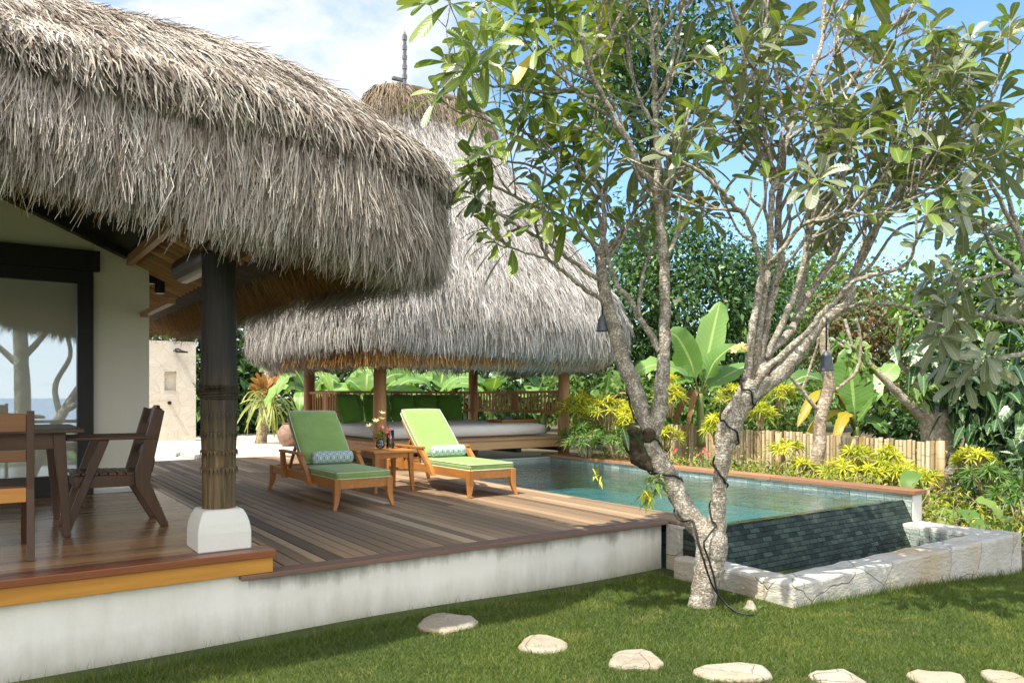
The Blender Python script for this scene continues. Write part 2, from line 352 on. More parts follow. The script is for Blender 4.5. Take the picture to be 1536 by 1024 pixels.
def m_stone(name, c0, c1, rust, crack=3.0, ck=0.02, vx=(1, 1, 1), cw=(0.12, 0.10, 0.07), bs=0.5, rusty=0.3):
    m, nt, b, o = new_mat(name); p = pos(nt, vx)
    dn = nd(nt, 'ShaderNodeTexNoise', {'Vector': p, 'Scale': 2.2, 'Detail': 3.0}).outputs[1]
    wp = mix(nt, 0.18, p, dn, 'MIX')
    vo = nd(nt, 'ShaderNodeTexVoronoi', {'Vector': wp, 'Scale': crack}, feature='DISTANCE_TO_EDGE').outputs[0]
    vc = nd(nt, 'ShaderNodeTexVoronoi', {'Vector': wp, 'Scale': crack}).outputs[1]
    cell = nd(nt, 'ShaderNodeSeparateColor', {0: vc}).outputs[0]
    n1 = noise(nt, pos(nt), 4, 7, 0.65); n2 = noise(nt, pos(nt), 1.4, 4)
    base = mix(nt, nd(nt, 'ShaderNodeMapRange', {0: n1, 1: 0.3, 2: 0.75}).outputs[0], c0, c1)
    base = mix(nt, math_(nt, 'MULTIPLY', cell, 0.35), base, c1)
    rf = nd(nt, 'ShaderNodeMapRange', {0: math_(nt, 'ADD', math_(nt, 'MULTIPLY', n2, 0.7), math_(nt, 'MULTIPLY', cell, 0.3)), 1: 0.52, 2: 0.72, 3: 0, 4: rusty}).outputs[0]
    base = mix(nt, rf, base, rust)
    cf = nd(nt, 'ShaderNodeMapRange', {0: vo, 1: 0.0, 2: ck, 3: 1.0, 4: 0.0}).outputs[0]
    lk(nt, mix(nt, math_(nt, 'MULTIPLY', cf, 0.42), base, cw), b.inputs['Base Color']); b.inputs['Roughness'].default_value = 0.85
    n4 = noise(nt, pos(nt, (1, 1, 2.2)), 13, 5, 0.6); h = math_(nt, 'SUBTRACT', math_(nt, 'ADD', n1, math_(nt, 'MULTIPLY', n4, 0.9)), math_(nt, 'MULTIPLY', cf, 0.45))
    lk(nt, bump(nt, h, bs, 0.02), b.inputs['Normal']); return m
M_lime = m_stone('pale_limestone', (0.40, 0.385, 0.34), (0.58, 0.56, 0.51), (0.46, 0.31, 0.15), 1.4, 0.008, (1, 1, 1), (0.22, 0.19, 0.14), 1.0, 0.7)
M_crazy = m_stone('crazy_paved_limestone', (0.56, 0.51, 0.44), (0.68, 0.64, 0.57), (0.50, 0.38, 0.24), 3.4, 0.012, (1, 1, 1.1), (0.30, 0.25, 0.18), 0.7, 0.3)
M_step = m_stone('stepping_stone', (0.27, 0.235, 0.175), (0.44, 0.405, 0.335), (0.32, 0.23, 0.125), 2.2, 0.004, (1, 1, 1), (0.2, 0.17, 0.13), 1.0, 0.6)
def m_tile(name, c0, c1, wet, yz=False, spec=0.5, bw_=0.21, rh_=0.062):
    m, nt, b, o = new_mat(name); g = nd(nt, 'ShaderNodeNewGeometry'); sp = nd(nt, 'ShaderNodeSeparateXYZ', {0: g.outputs['Position']})
    hx = sp.outputs[1] if yz else sp.outputs[0]
    v = nd(nt, 'ShaderNodeCombineXYZ', {0: hx, 1: sp.outputs[2], 2: 0.0})
    br = nd(nt, 'ShaderNodeTexBrick', {'Vector': v.outputs[0], 'Color1': (0, 0, 0), 'Color2': (1, 1, 1), 'Mortar': (0.5, 0.5, 0.5), 'Scale': 1.0, 'Mortar Size': 0.003, 'Brick Width': bw_, 'Row Height': rh_, 'Bias': 0.0, 'Mortar Smooth': 0.3})
    n1 = noise(nt, pos(nt), 9, 6, 0.7); n2 = noise(nt, pos(nt), 40, 3)
    bw = nd(nt, 'ShaderNodeSeparateColor', {0: br.outputs[0]}).outputs[0]
    f = math_(nt, 'ADD', math_(nt, 'MULTIPLY', bw, 0.5), math_(nt, 'MULTIPLY', n1, 0.5))
    col = ramp(nt, f, [(0.2, c0), (0.75, c1)])
    col = mix(nt, math_(nt, 'MULTIPLY', br.outputs[1], 0.8), col, tuple(x*0.35 for x in c0))
    lk(nt, col, b.inputs['Base Color']); b.inputs['Roughness'].default_value = wet; b.inputs['Specular IOR Level'].default_value = spec
    h = math_(nt, 'ADD', math_(nt, 'SUBTRACT', math_(nt, 'MULTIPLY', bw, 0.9), math_(nt, 'MULTIPLY', br.outputs[1], 1.2)), math_(nt, 'MULTIPLY', n2, 0.5))
    lk(nt, bump(nt, h, 1.0, 0.03), b.inputs['Normal']); return m
M_weir = m_tile('wet_green_stone', (0.008, 0.016, 0.013), (0.060, 0.088, 0.072), 0.6, spec=0.2, bw_=0.13, rh_=0.042)
M_side = m_tile('green_stone_side', (0.20, 0.26, 0.24), (0.46, 0.52, 0.48), 0.6, True)
def m_pool():
    m, nt, b, o = new_mat('pool_floor_stone'); n = noise(nt, pos(nt), 2.2, 5); n2 = noise(nt, pos(nt), 14, 3)
    vo = nd(nt, 'ShaderNodeTexVoronoi', {'Vector': pos(nt), 'Scale': 3.2}, feature='DISTANCE_TO_EDGE').outputs[0]
    c = ramp(nt, math_(nt, 'ADD', math_(nt, 'MULTIPLY', n, 0.7), math_(nt, 'MULTIPLY', n2, 0.3)), [(0.3, (0.075, 0.26, 0.33)), (0.7, (0.16, 0.38, 0.46))])
    lk(nt, c, b.inputs['Base Color']); b.inputs['Roughness'].default_value = 0.7; return m
M_pool = m_pool()
def m_water():
    m, nt, b, o = new_mat('pool_water'); nt.nodes.remove(b)
    n = noise(nt, pos(nt, (1, 1.5, 1)), 4.2, 4, 0.55, 0.6); n2 = noise(nt, pos(nt), 15, 2)
    nn = bump(nt, math_(nt, 'ADD', n, math_(nt, 'MULTIPLY', n2, 0.25)), 0.34, 0.05)
    gl = nd(nt, 'ShaderNodeBsdfGlossy', {'Color': (1, 1, 1), 'Roughness': 0.02, 'Normal': nn})
    tr = nd(nt, 'ShaderNodeBsdfTransparent', {'Color': (0.56, 0.80, 0.80)})
    fr = nd(nt, 'ShaderNodeFresnel', {'IOR': 1.33, 'Normal': nn})
    ms = nd(nt, 'ShaderNodeMixShader', {0: math_(nt, 'MULTIPLY', fr.outputs[0], 1.35, True), 1: tr.outputs[0], 2: gl.outputs[0]})
    lk(nt, ms.outputs[0], o.inputs[0]); return m
M_water = m_water()
def m_pane():
    m, nt, b, o = new_mat('reflecting_window_glass')
    # window glass with a pale roller blind drawn right behind it
    b.inputs['Base Color'].default_value = (0.74, 0.72, 0.56, 1); b.inputs['Roughness'].default_value = 0.9; b.inputs['Specular IOR Level'].default_value = 0.0
    gl = nd(nt, 'ShaderNodeBsdfGlossy', {'Color': (0.62, 0.76, 0.90), 'Roughness': 0.012}); ms = nd(nt, 'ShaderNodeMixShader', {0: 0.46, 1: b.outputs[0], 2: gl.outputs[0]})  # blue tint makes the mirrored white clouds look like blue sky
    lk(nt, ms.outputs[0], o.inputs[0]); return m
M_pane = m_pane()
def m_glass():
    m, nt, b, o = new_mat('clear_glass'); nt.nodes.remove(b)
    gl = nd(nt, 'ShaderNodeBsdfGlossy', {'Color': (1, 1, 1), 'Roughness': 0.03}); tr = nd(nt, 'ShaderNodeBsdfTransparent', {'Color': (0.90, 0.94, 0.92)})
    fr = nd(nt, 'ShaderNodeFresnel', {'IOR': 1.5}); ms = nd(nt, 'ShaderNodeMixShader', {0: fr.outputs[0], 1: tr.outputs[0], 2: gl.outputs[0]})
    lk(nt, ms.outputs[0], o.inputs[0]); return m
M_glass = m_glass()
def m_thatch(name, stops, patch=0.25, rough=0.85, big=0.9):
    m, nt, b, o = new_mat(name); a = attr(nt); n = noise(nt, pos(nt), big, 4, 0.6)
    f = math_(nt, 'ADD', math_(nt, 'MULTIPLY', a, 0.75), math_(nt, 'MULTIPLY', math_(nt, 'SUBTRACT', n, 0.3), patch*2.2))
    lk(nt, ramp(nt, f, stops), b.inputs['Base Color']); b.inputs['Roughness'].default_value = rough; b.inputs['Specular IOR Level'].default_value = 0.35
    return m
M_th_house = m_thatch('weathered_thatch', [(0, (0.05, 0.036, 0.026)), (0.25, (0.165, 0.128, 0.098)), (0.5, (0.35, 0.303, 0.255)), (0.75, (0.51, 0.465, 0.41)), (1, (0.66, 0.62, 0.57))], 0.30)
M_th_pav = m_thatch('pale_weathered_thatch', [(0, (0.10, 0.083, 0.072)), (0.25, (0.27, 0.24, 0.215)), (0.5, (0.43, 0.405, 0.38)), (0.75, (0.56, 0.54, 0.52)), (1, (0.68, 0.67, 0.655))], 0.30)
M_th_in = m_thatch('golden_inner_thatch', [(0, (0.10, 0.040, 0.010)), (0.35, (0.27, 0.125, 0.030)), (0.7, (0.44, 0.24, 0.065)), (1, (0.58, 0.40, 0.16))], 0.3)
M_th_cap = m_thatch('brown_ridge_thatch', [(0, (0.05, 0.036, 0.022)), (0.4, (0.17, 0.125, 0.08)), (0.8, (0.32, 0.26, 0.18)), (1, (0.45, 0.38, 0.28))], 0.3)
M_th_base = m_plain('thatch_underlayer', (0.055, 0.042, 0.030), 0.95, 0, 6, 0.4)  # darkened so the gaps between stalks look shaded
M_ceil = m_wood('dark_ceiling_boards', [(0, (0.02, 0.010, 0.005)), (0.5, (0.07, 0.036, 0.017)), (1, (0.13, 0.07, 0.035))], 0, 0.6, 1, 0.4, 0.2)
M_iron = m_plain('black_metal', (0.012, 0.012, 0.013), 0.45, 0.3)
M_white = m_plain('white_lamp_ring', (0.75, 0.74, 0.70), 0.5)
def m_fabric(name, c, nz=260, sheen=0.2, rough=0.85, var=0.12):
    m, nt, b, o = new_mat(name); n = noise(nt, pos(nt, (1, 2.2, 1)), 4.5, 4, 0.55, 0.8); n2 = noise(nt, pos(nt), nz, 2)
    f = math_(nt, 'ADD', math_(nt, 'MULTIPLY', n, 0.6), math_(nt, 'MULTIPLY', n2, 0.4))
    lk(nt, ramp(nt, f, [(0.3, tuple(x*(1-var) for x in c)), (0.7, tuple(x*(1+var) for x in c))]), b.inputs['Base Color'])
    b.inputs['Roughness'].default_value = rough; b.inputs['Sheen Weight'].default_value = sheen; b.inputs['Specular IOR Level'].default_value = 0.25
    lk(nt, bump(nt, math_(nt, 'ADD', n, math_(nt, 'MULTIPLY', n2, 0.06)), 0.35, 0.035), b.inputs['Normal']); return m
M_lime_f = m_fabric('lime_fabric', (0.27, 0.405, 0.115))
M_pipe = m_fabric('pale_piping', (0.62, 0.66, 0.50))
M_green_f = m_fabric('dark_green_fabric', (0.1302, 0.3255, 0.04774))
M_mattress = m_fabric('white_canvas', (0.8289, 0.8289, 0.8167), var=0.04)
def m_bolster():
    m, nt, b, o = new_mat('patterned_bolster'); v = coords(nt, 'Object', (1, 1, 1)); sp = nd(nt, 'ShaderNodeSeparateXYZ', {0: v})
    ang = math_(nt, 'MULTIPLY', math_(nt, 'ARCTAN2', sp.outputs[2], sp.outputs[1]), 0.075)
    k = 2*PI/0.15
    a1 = math_(nt, 'SINE', math_(nt, 'MULTIPLY', math_(nt, 'ADD', sp.outputs[0], ang), k)); a2 = math_(nt, 'SINE', math_(nt, 'MULTIPLY', math_(nt, 'SUBTRACT', sp.outputs[0], ang), k))
    f = math_(nt, 'ABSOLUTE', math_(nt, 'MULTIPLY', a1, a2)); g = math_(nt, 'GREATER_THAN', math_(nt, 'ABSOLUTE', math_(nt, 'SINE', math_(nt, 'MULTIPLY', f, 5.2))), 0.62)
    n = noise(nt, v, 60, 2); g = math_(nt, 'GREATER_THAN', math_(nt, 'ADD', math_(nt, 'MULTIPLY', g, 0.6), math_(nt, 'MULTIPLY', n, 0.6)), 0.6)
    lk(nt, mix(nt, g, (0.74, 0.77, 0.76), (0.20, 0.36, 0.38)), b.inputs['Base Color']); b.inputs['Roughness'].default_value = 0.85; return m
M_bolster = m_bolster()
# plants
M_plum = m_leaf('frangipani_leaf', [(0, (0.0681, 0.1287, 0.02118)), (0.35, (0.1438, 0.2346, 0.03934)), (0.7, (0.2498, 0.3254, 0.05448)), (0.9, (0.3934, 0.4086, 0.0681)), (1, (0.7566, 0.5297, 0.04541))], 0.33, 0.30, 70.0, 1.6, 0.6)
M_plum_g = m_leaf('dusty_sheen_frangipani_leaf', [(0, (0.0918, 0.1242, 0.0594)), (0.4, (0.1836, 0.216, 0.1242)), (0.8, (0.2808, 0.3078, 0.2052)), (1, (0.3672, 0.3888, 0.2808))], 0.27, 0.24, 70.0, 1.5, 0.9)  # grey tone holds painted sky sheen as well as dust
M_tree_d = m_leaf('dark_tree_leaf', [(0, (0.01564, 0.04379, 0.01251)), (0.5, (0.04379, 0.1095, 0.02502)), (0.85, (0.1017, 0.2111, 0.04379)), (1, (0.1877, 0.3128, 0.07038))], 0.38, 0.22, tcol=1.6)
M_tree_l = m_leaf('light_tree_leaf', [(0, (0.045, 0.105, 0.021)), (0.5, (0.1125, 0.2175, 0.045)), (0.85, (0.21, 0.33, 0.075)), (1, (0.33, 0.435, 0.105))], 0.42, 0.3, tcol=1.6)
M_tree_r = m_leaf('rusty_tree_leaf', [(0, (0.042, 0.056, 0.0168)), (0.5, (0.105, 0.126, 0.0392)), (0.8, (0.21, 0.154, 0.056)), (0.93, (0.392, 0.105, 0.042)), (1, (0.56, 0.084, 0.042))], 0.5, 0.25)
M_heart = m_leaf('climber_leaf', [(0, (0.0144, 0.04608, 0.02304)), (0.5, (0.03456, 0.1008, 0.0432)), (0.85, (0.0792, 0.18, 0.0648)), (1, (0.1728, 0.3024, 0.0864))], 0.30, 0.18, 40.0, 1.5, 0.65)
M_heart_l = m_leaf('pale_climber_leaf', [(0, (0.072, 0.156, 0.036)), (0.5, (0.144, 0.264, 0.054)), (1, (0.312, 0.432, 0.108))], 0.36, 0.35, 30.0)
M_yel = m_leaf('yellow_variegated_leaf', [(0, (0.08008, 0.1674, 0.01747)), (0.3, (0.2475, 0.3349, 0.02621)), (0.65, (0.5533, 0.5533, 0.04077)), (1, (0.85, 0.8008, 0.08736))], 0.42, 0.35, tcol=1.5)
M_spear = m_leaf('green_spear_leaf', [(0, (0.032, 0.088, 0.0192)), (0.5, (0.088, 0.192, 0.0352)), (1, (0.24, 0.336, 0.064))], 0.42, 0.28)
M_ban = m_leaf('banana_leaf', [(0, (0.081, 0.1864, 0.03564)), (0.5, (0.154, 0.316, 0.0729)), (1, (0.2754, 0.4698, 0.1216))], 0.36, 0.38, 120.0, 1.7, 0.5, (0.648, 0.81, 0.2916))
M_ban_y = m_leaf('yellow_banana_leaf', [(0, (0.30, 0.28, 0.02)), (0.5, (0.55, 0.42, 0.03)), (1, (0.66, 0.50, 0.05))], 0.4, 0.4, 110.0, 1.4, 0.4, (0.6, 0.5, 0.2))
M_ban_d = m_leaf('dead_leaf', [(0, (0.1, 0.05, 0.02)), (0.5, (0.24, 0.13, 0.055)), (1, (0.4, 0.26, 0.12))], 0.8, 0.2)
M_stag = m_leaf('staghorn_frond', [(0, (0.12, 0.18, 0.03)), (0.5, (0.28, 0.33, 0.08)), (1, (0.48, 0.48, 0.16))], 0.5, 0.3)
M_stagb = m_leaf('staghorn_shield', [(0, (0.20, 0.085, 0.025)), (0.5, (0.40, 0.19, 0.06)), (1, (0.55, 0.32, 0.12))], 0.7, 0.25)
M_petal = m_leaf('white_petal', [(0, (0.72, 0.70, 0.62)), (1, (0.84, 0.83, 0.78))], 0.5, 0.3, tcol=1.0)
M_petal_y = m_leaf('cream_petal', [(0, (0.70, 0.55, 0.15)), (1, (0.82, 0.74, 0.42))], 0.5, 0.3, tcol=1.0)
M_petal_r = m_leaf('red_petal', [(0, (0.30, 0.02, 0.03)), (0.6, (0.50, 0.06, 0.05)), (1, (0.62, 0.30, 0.25))], 0.5, 0.2)
M_grass = m_leaf('lawn_grass', [(0, (0.03293, 0.06366, 0.01098)), (0.35, (0.07683, 0.1317, 0.01976)), (0.75, (0.1372, 0.1976, 0.03073)), (0.93, (0.2415, 0.2634, 0.05488)), (1, (0.3512, 0.2964, 0.1317))], 0.55, 0.35)
def m_bark(name, c0, c1, lichen, lf=0.5, sc=1.0, ring=0.5):
    m, nt, b, o = new_mat(name); p = pos(nt)
    n1 = noise(nt, p, 7*sc, 6, 0.65, 0.4); n2 = noise(nt, p, 32*sc, 4, 0.6); n3 = noise(nt, pos(nt, (8*sc, 8*sc, 60*sc)), 1.0, 3)
    c = mix(nt, nd(nt, 'ShaderNodeMapRange', {0: math_(nt, 'ADD', math_(nt, 'MULTIPLY', n1, 0.6), math_(nt, 'MULTIPLY', n2, 0.4)), 1: 0.35, 2: 0.65}).outputs[0], c0, c1)
    l = nd(nt, 'ShaderNodeMapRange', {0: math_(nt, 'ADD', math_(nt, 'MULTIPLY', n1, 0.35), math_(nt, 'MULTIPLY', n2, 0.65)), 1: 0.50, 2: 0.60, 3: 0, 4: lf}).outputs[0]
    lk(nt, mix(nt, l, c, lichen), b.inputs['Base Color']); b.inputs['Roughness'].default_value = 0.9; b.inputs['Specular IOR Level'].default_value = 0.2
    lk(nt, bump(nt, math_(nt, 'ADD', math_(nt, 'ADD', n2, n1), math_(nt, 'MULTIPLY', n3, ring)), 0.75, 0.02), b.inputs['Normal']); return m
M_bark = m_bark('frangipani_bark', (0.17, 0.14, 0.11), (0.45, 0.40, 0.335), (0.70, 0.67, 0.60), 0.85, 2.0, 0.9)
M_bark2 = m_bark('grey_bark', (0.189, 0.1418, 0.1013), (0.4455, 0.3645, 0.2835), (0.7425, 0.675, 0.5805), 0.5, 0.7, 1.0)
M_bark3 = m_bark('pale_grey_bark', (0.26, 0.21, 0.165), (0.56, 0.50, 0.42), (0.72, 0.68, 0.60), 0.6, 0.7, 1.0)
M_bark_d = m_bark('dark_bark', (0.03, 0.022, 0.015), (0.10, 0.075, 0.05), (0.2, 0.16, 0.11), 0.3, 0.6)
M_stem = m_bark('pale_twig', (0.264, 0.198, 0.108), (0.504, 0.408, 0.24), (0.66, 0.564, 0.36), 0.4)
M_gstem = m_leaf('green_stem', [(0, (0.10, 0.16, 0.04)), (1, (0.24, 0.28, 0.09))], 0.5, 0.1)
def m_ground(name, stops, sc, bs=0.4, rough=0.95):
    m, nt, b, o = new_mat(name); n1 = noise(nt, pos(nt), sc, 6, 0.65); n2 = noise(nt, pos(nt), sc*14, 4, 0.7)
    f = math_(nt, 'ADD', math_(nt, 'MULTIPLY', n1, 0.6), math_(nt, 'MULTIPLY', n2, 0.4))
    lk(nt, ramp(nt, f, stops), b.inputs['Base Color']); b.inputs['Roughness'].default_value = rough
    lk(nt, bump(nt, f, bs, 0.03), b.inputs['Normal']); return m
M_lawn = m_ground('lawn_soil', [(0.3, (0.0273, 0.04388, 0.00975)), (0.55, (0.0585, 0.08288, 0.0156)), (0.75, (0.1072, 0.0975, 0.03413))], 1.6)
M_soil = m_ground('garden_soil', [(0.3, (0.0525, 0.042, 0.021)), (0.6, (0.1275, 0.105, 0.0525)), (0.8, (0.24, 0.195, 0.105))], 1.3, 0.8)
M_sand = m_ground('pale_sand', [(0.3, (0.55, 0.48, 0.38)), (0.7, (0.70, 0.63, 0.52))], 2.0, 0.2)
M_terr = m_ground('far_land', [(0.3, (0.035, 0.06, 0.015)), (0.7, (0.08, 0.11, 0.03))], 0.05)
M_sea = m_plain('sea_water', (0.05, 0.16, 0.30), 0.25)
def m_bamboo():
    m, nt, b, o = new_mat('split_bamboo'); a = attr(nt); n = noise(nt, pos(nt, (20, 20, 2)), 1.0, 5); sp = nd(nt, 'ShaderNodeSeparateXYZ', {0: pos(nt)})
    f = math_(nt, 'ADD', math_(nt, 'MULTIPLY', a, 0.7), math_(nt, 'MULTIPLY', n, 0.4))
    c = ramp(nt, f, [(0.1, (0.19, 0.10, 0.045)), (0.3, (0.45, 0.33, 0.18)), (0.6, (0.60, 0.49, 0.31)), (0.9, (0.70, 0.62, 0.47))])
    nod = math_(nt, 'LESS_THAN', math_(nt, 'FRACT', math_(nt, 'ADD', math_(nt, 'MULTIPLY', sp.outputs[2], 3.2), math_(nt, 'MULTIPLY', a, 7.0))), 0.05)
    lk(nt, mix(nt, math_(nt, 'MULTIPLY', nod, 0.6), c, (0.2, 0.13, 0.06)), b.inputs['Base Color']); b.inputs['Roughness'].default_value = 0.5; return m
M_bamboo = m_bamboo()

# ------------------------------------------------------------------ ground
def hz(x, y):                       # the lawn falls away gently to the right
    return -0.062*max(0.0, x - 5.0) - 0.01*max(0, 2 - y)*0
def lawn_z(x, y): return hz(x, y) + 0.012*math.sin(x*1.7 + y*0.8) + 0.010*math.sin(y*2.9 - x*0.6)
mb = MB(); mb.grid(lambda u, v: (-9 + 25*u, -24 + 28.9*v, lawn_z(-9 + 25*u, -24 + 28.9*v)), 100, 100)
struct(mb.build('lawn', M_lawn, smooth=True, fixn=False), 'short green garden lawn in front of the white deck wall', 'lawn')
def soil_z(x, y): return min(0.22, max(-0.30, hz(x, 3) + 0.14*(y-3.2))) + 0.02*math.sin(x*2.1)*math.sin(y*1.7)
mb = MB(); mb.grid(lambda u, v: (8.62 + 34*u, 3.3 + 36*v, soil_z(8.62+34*u, 3.3+36*v)), 60, 60)
struct(mb.build('garden_soil', M_soil, smooth=True, fixn=False), 'brown garden soil of the planted bed beside the pool', 'soil')
mb = MB(); mb.box(-900, 900, -26, 1500, -1.2, -0.5); struct(mb.build('terrain', M_terr), 'far green land beyond the garden', 'land')
mb = MB(); mb.box(-1500, 1500, -2500, -26.2, -1.4, -0.8); struct(mb.build('sea', M_sea), 'blue sea seen only in the window reflection', 'sea')
mb = MB(); mb.grid(lambda u, v: (-6 + 14.6*u, 14.55 + 12*v, 0.405 + 0.012*math.sin(9*u)*math.cos(7*v)), 20, 20)
mb.box(-6, 8.6, 14.5, 26, -0.5, 0.33)
struct(mb.build('sand_patio', M_sand, fixn=False), 'pale sandy patio between the deck and the back hedge', 'patio')
for i, pts in enumerate(([(232, 668), (262, 665), (280, 676), (262, 680)], [(262, 663), (300, 664), (322, 676), (284, 680)], [(278, 679), (330, 677), (338, 684), (300, 687)])):
    mb = MB(); q = [flat(u, v, 0.46) for u, v in pts]
    q = [(p.x + random.uniform(-.05, .05), p.y) for p in q]
    ca = sum(p[0] for p in q)/4, sum(p[1] for p in q)/4
    pl_ = []
    for a, b in zip(q, q[1:]+q[:1]):
        for t in (0, 0.35, 0.7): pl_.append((a[0]+(b[0]-a[0])*t + random.uniform(-.07, .07), a[1]+(b[1]-a[1])*t + random.uniform(-.10, .10)))
    mb.prism(pl_, 0.40, 0.47 + 0.004*i)
    tag(mb.build('flagstone', M_crazy, bevel=0.02), ['irregular flagstone by the foot of the stone shower wall', 'irregular flagstone in the middle of the sandy shower path', 'flagstone nearest the deck boards on the sandy shower path'][i], 'flagstone', 'flagstones of the shower path')

# grass blades of the lawn
def in_frame(x, y, z, mu=60, mv=60):
    d = FX*x + FY*y; s = FY*x - FX*y
    u = CXP + FPX*s/np.maximum(d, .1); v = YH + FPX*(EYE-z)/np.maximum(d, .1)
    return (d > 1.0) & (u > -mu) & (u < 1536+mu) & (v < 1024+mv)
n = 900000
gx = rng.uniform(0, 12.5, n); gy = rng.uniform(0.6, 4.72, n); gz = np.array(-0.062*np.maximum(0, gx-5) + 0.012*np.sin(gx*1.7+gy*0.8) + 0.010*np.sin(gy*2.9-gx*0.6))
ok = in_frame(gx, gy, gz) & ~((gx > 4.80) & (gx < 8.62) & (gy > 3.37)) & ~((gx > 8.7) & (gy > 3.6))
gx, gy, gz = gx[ok], gy[ok], gz[ok]; n = len(gx)
edge = np.clip(1 - np.abs(gy - np.where(gx < 4.8, 4.70, 3.36))/0.13, 0, 1)
pat = 0.5 + 0.12*np.sin(gx*9.7+2*np.sin(gy*8.1)) + 0.2*np.sin(gx*3.1+1.3*np.sin(gy*2.7)) + 0.25*np.sin(gy*4.3+1.7*np.sin(gx*1.9))
th = rng.uniform(0, 2*PI, n); D = unit(np.stack([np.cos(th)*0.75, np.sin(th)*0.75, rng.uniform(0.35, 1.2, n) + edge*0.8], 1))
S = unit(np.cross(D, rdir(n)))
L = rng.uniform(0.016, 0.036, n)*(1 + 0.35*pat) + edge*rng.uniform(0, 0.11, n)*(rng.random(n) > 0.7) + (rng.random(n) > .992)*rng.uniform(.02, .05, n)
W = rng.uniform(0.003, 0.0055, n)
SS = [(670, 933, 84, 40), (815, 969, 82, 27), (953, 994, 88, 40), (1103, 1010, 112, 40), (1258, 1018, 82, 22), (1410, 1022, 90, 20), (1508, 1022, 56, 20)]
for u_, v_, wp_, hp_ in SS:               # grass left long where the mower misses it, round every stone
    c_ = flat(u_, v_, 0.0); d_ = FX*c_.x + FY*c_.y; a_ = wp_*d_/FPX/2; b_ = max(.16, hp_*d_*d_/FPX/EYE/2*.78)
    la, lb = FY*(gx-c_.x) - FX*(gy-c_.y), FX*(gx-c_.x) + FY*(gy-c_.y); q_ = np.sqrt((la/a_)**2 + (lb/b_)**2)
    L = L + np.clip(1-np.abs(q_-1.0)/.22, 0, 1)*rng.uniform(0, .035, n)
V = np.stack([np.stack([gx, gy, gz-0.004], 1) - S*W[:, None]*.5, np.stack([gx, gy, gz-0.004], 1) + S*W[:, None]*.5, np.stack([gx, gy, gz], 1) + D*L[:, None]], 1)
r = np.clip(rng.random(n)*0.55 + 0.38*pat + rng.normal(0, .08, n), 0, 0.99); dry = np.clip(np.sin(gx*5.3+2.2*np.sin(gy*4.1))*np.sin(gy*6.7+1.5*np.sin(gx*3.7)) - .42, 0, 1); r[rng.random(n) < 0.04 + .7*dry] = 1.0
tag(np_mesh('grass', V.reshape(-1, 3), np.arange(3*n).reshape(-1, 3), M_grass, None, np.repeat(r, 3)), 'short mown turf grass of the front lawn', 'grass', None, 'stuff')

# ------------------------------------------------------------------ deck, wall, pool
mb = MB(); x = 1.42; k = 0
while x < 5.44:
    wd = random.choice((0.085, 0.095, 0.105, 0.12)); wd = min(wd, 5.452 - x); y = 4.83+0.155 if x < 5.05 else 4.63
    ends = [y]
    while ends[-1] < 14.5: ends.append(min(14.5, ends[-1] + random.uniform(1.2, 3.4)))
    for a, b in zip(ends, ends[1:]):
        mb.box(x, x+wd-0.009, a+0.0025, b-0.0025, 0.392, 0.42 + random.uniform(-.0012, .0012), rnd=random.choice((0.12, 0.24, 0.32, 0.36, 0.38, 0.4, 0.42, 0.45, 0.46, 0.48, 0.5, 0.52, 0.54, 0.56, 0.6, 0.64, 0.76, 0.85, 1.0)) * random.uniform(.9, 1.02))
    x += wd
# one wide pale plank and a few odd ones, as on the old reclaimed deck
deck = mb.build('deck', M_deck, bevel=0.003, seg=1)
struct(deck, 'weathered reclaimed timber deck of mixed brown and pale planks', 'deck')
mb = MB(); mb.box(1.30, 5.455, 4.95, 14.5, 0.30, 0.380); struct(mb.build('deck_joists', M_black), 'dark underside of the timber deck', 'deck')
mb = MB()
mb.cur = 0.45; mb.box(1.30, 5.055, 4.83, 4.978, 0.391, 0.4225)
struct(mb.build('deck_edge', M_deckx, bevel=0.004), 'dark brown edge board along the front of the deck', 'deck edge')
mb = MB(); mb.prism([(-7, -.4), (5.03, -.4), (5.03, .385), (1.34, .385), (1.34, .42), (-7, .42)], 4.895, 5.15, 'y')
tag(mb.build('retaining_wall', M_wallw, bevel=0.012), 'long white plastered wall under the veranda and deck edge', 'wall')
pool = thing('swimming_pool', 'turquoise plunge pool with wooden coping and an overflowing front edge', 'pool', (7, 7.6, 0))
mb = MB(); mb.grid(lambda u, v: (5.4 + 3.0*u, 4.54 + 6.6*v, 0.10 - 0.12*v), 4, 4); mb.grid(lambda u, v: (5.46, 4.54+6.45*u, -0.62+1.0*v), 4, 2); mb.grid(lambda u, v: (5.4+3.1*u, 10.96, -0.62+1.08*v), 4, 2); mb.grid(lambda u, v: (5.44+2.98*u, 4.60, -0.62+0.98*v), 4, 2)
mb.build('pool_basin', M_pool, pool)
mb = MB()
mb.add([(5.0, 4.50, 0.388), (8.43, 4.50, 0.388), (8.43, 4.62, 0.388), (5.0, 4.62, 0.388), (5.0, 4.16, -0.34), (8.43, 4.16, -0.34), (8.43, 4.62, -0.34), (5.0, 4.62, -0.34)],
       [(0, 1, 2, 3), (4, 5, 1, 0), (7, 6, 5, 4), (3, 2, 6, 7), (0, 3, 7, 4), (1, 5, 6, 2)])
mb.build('weir_wall', M_weir, pool, bevel=0.012)
mb = MB(); mb.box(8.43, 8.62, 4.40, 11.2, -0.4, 0.455); mb.build('side_wall', M_plinth, pool, bevel=0.006)
mb = MB(); mb.box(8.418, 8.430, 4.41, 11.0, -0.4, 0.452); mb.build('wall_tile', M_side, pool)
mb = MB(); y = 4.36
while y < 11.2:
    l = min(random.uniform(1.5, 2.3), 11.2-y); mb.box(8.385, 8.645, y, y+l-0.006, 0.456, 0.505, rnd=random.random()); y += l
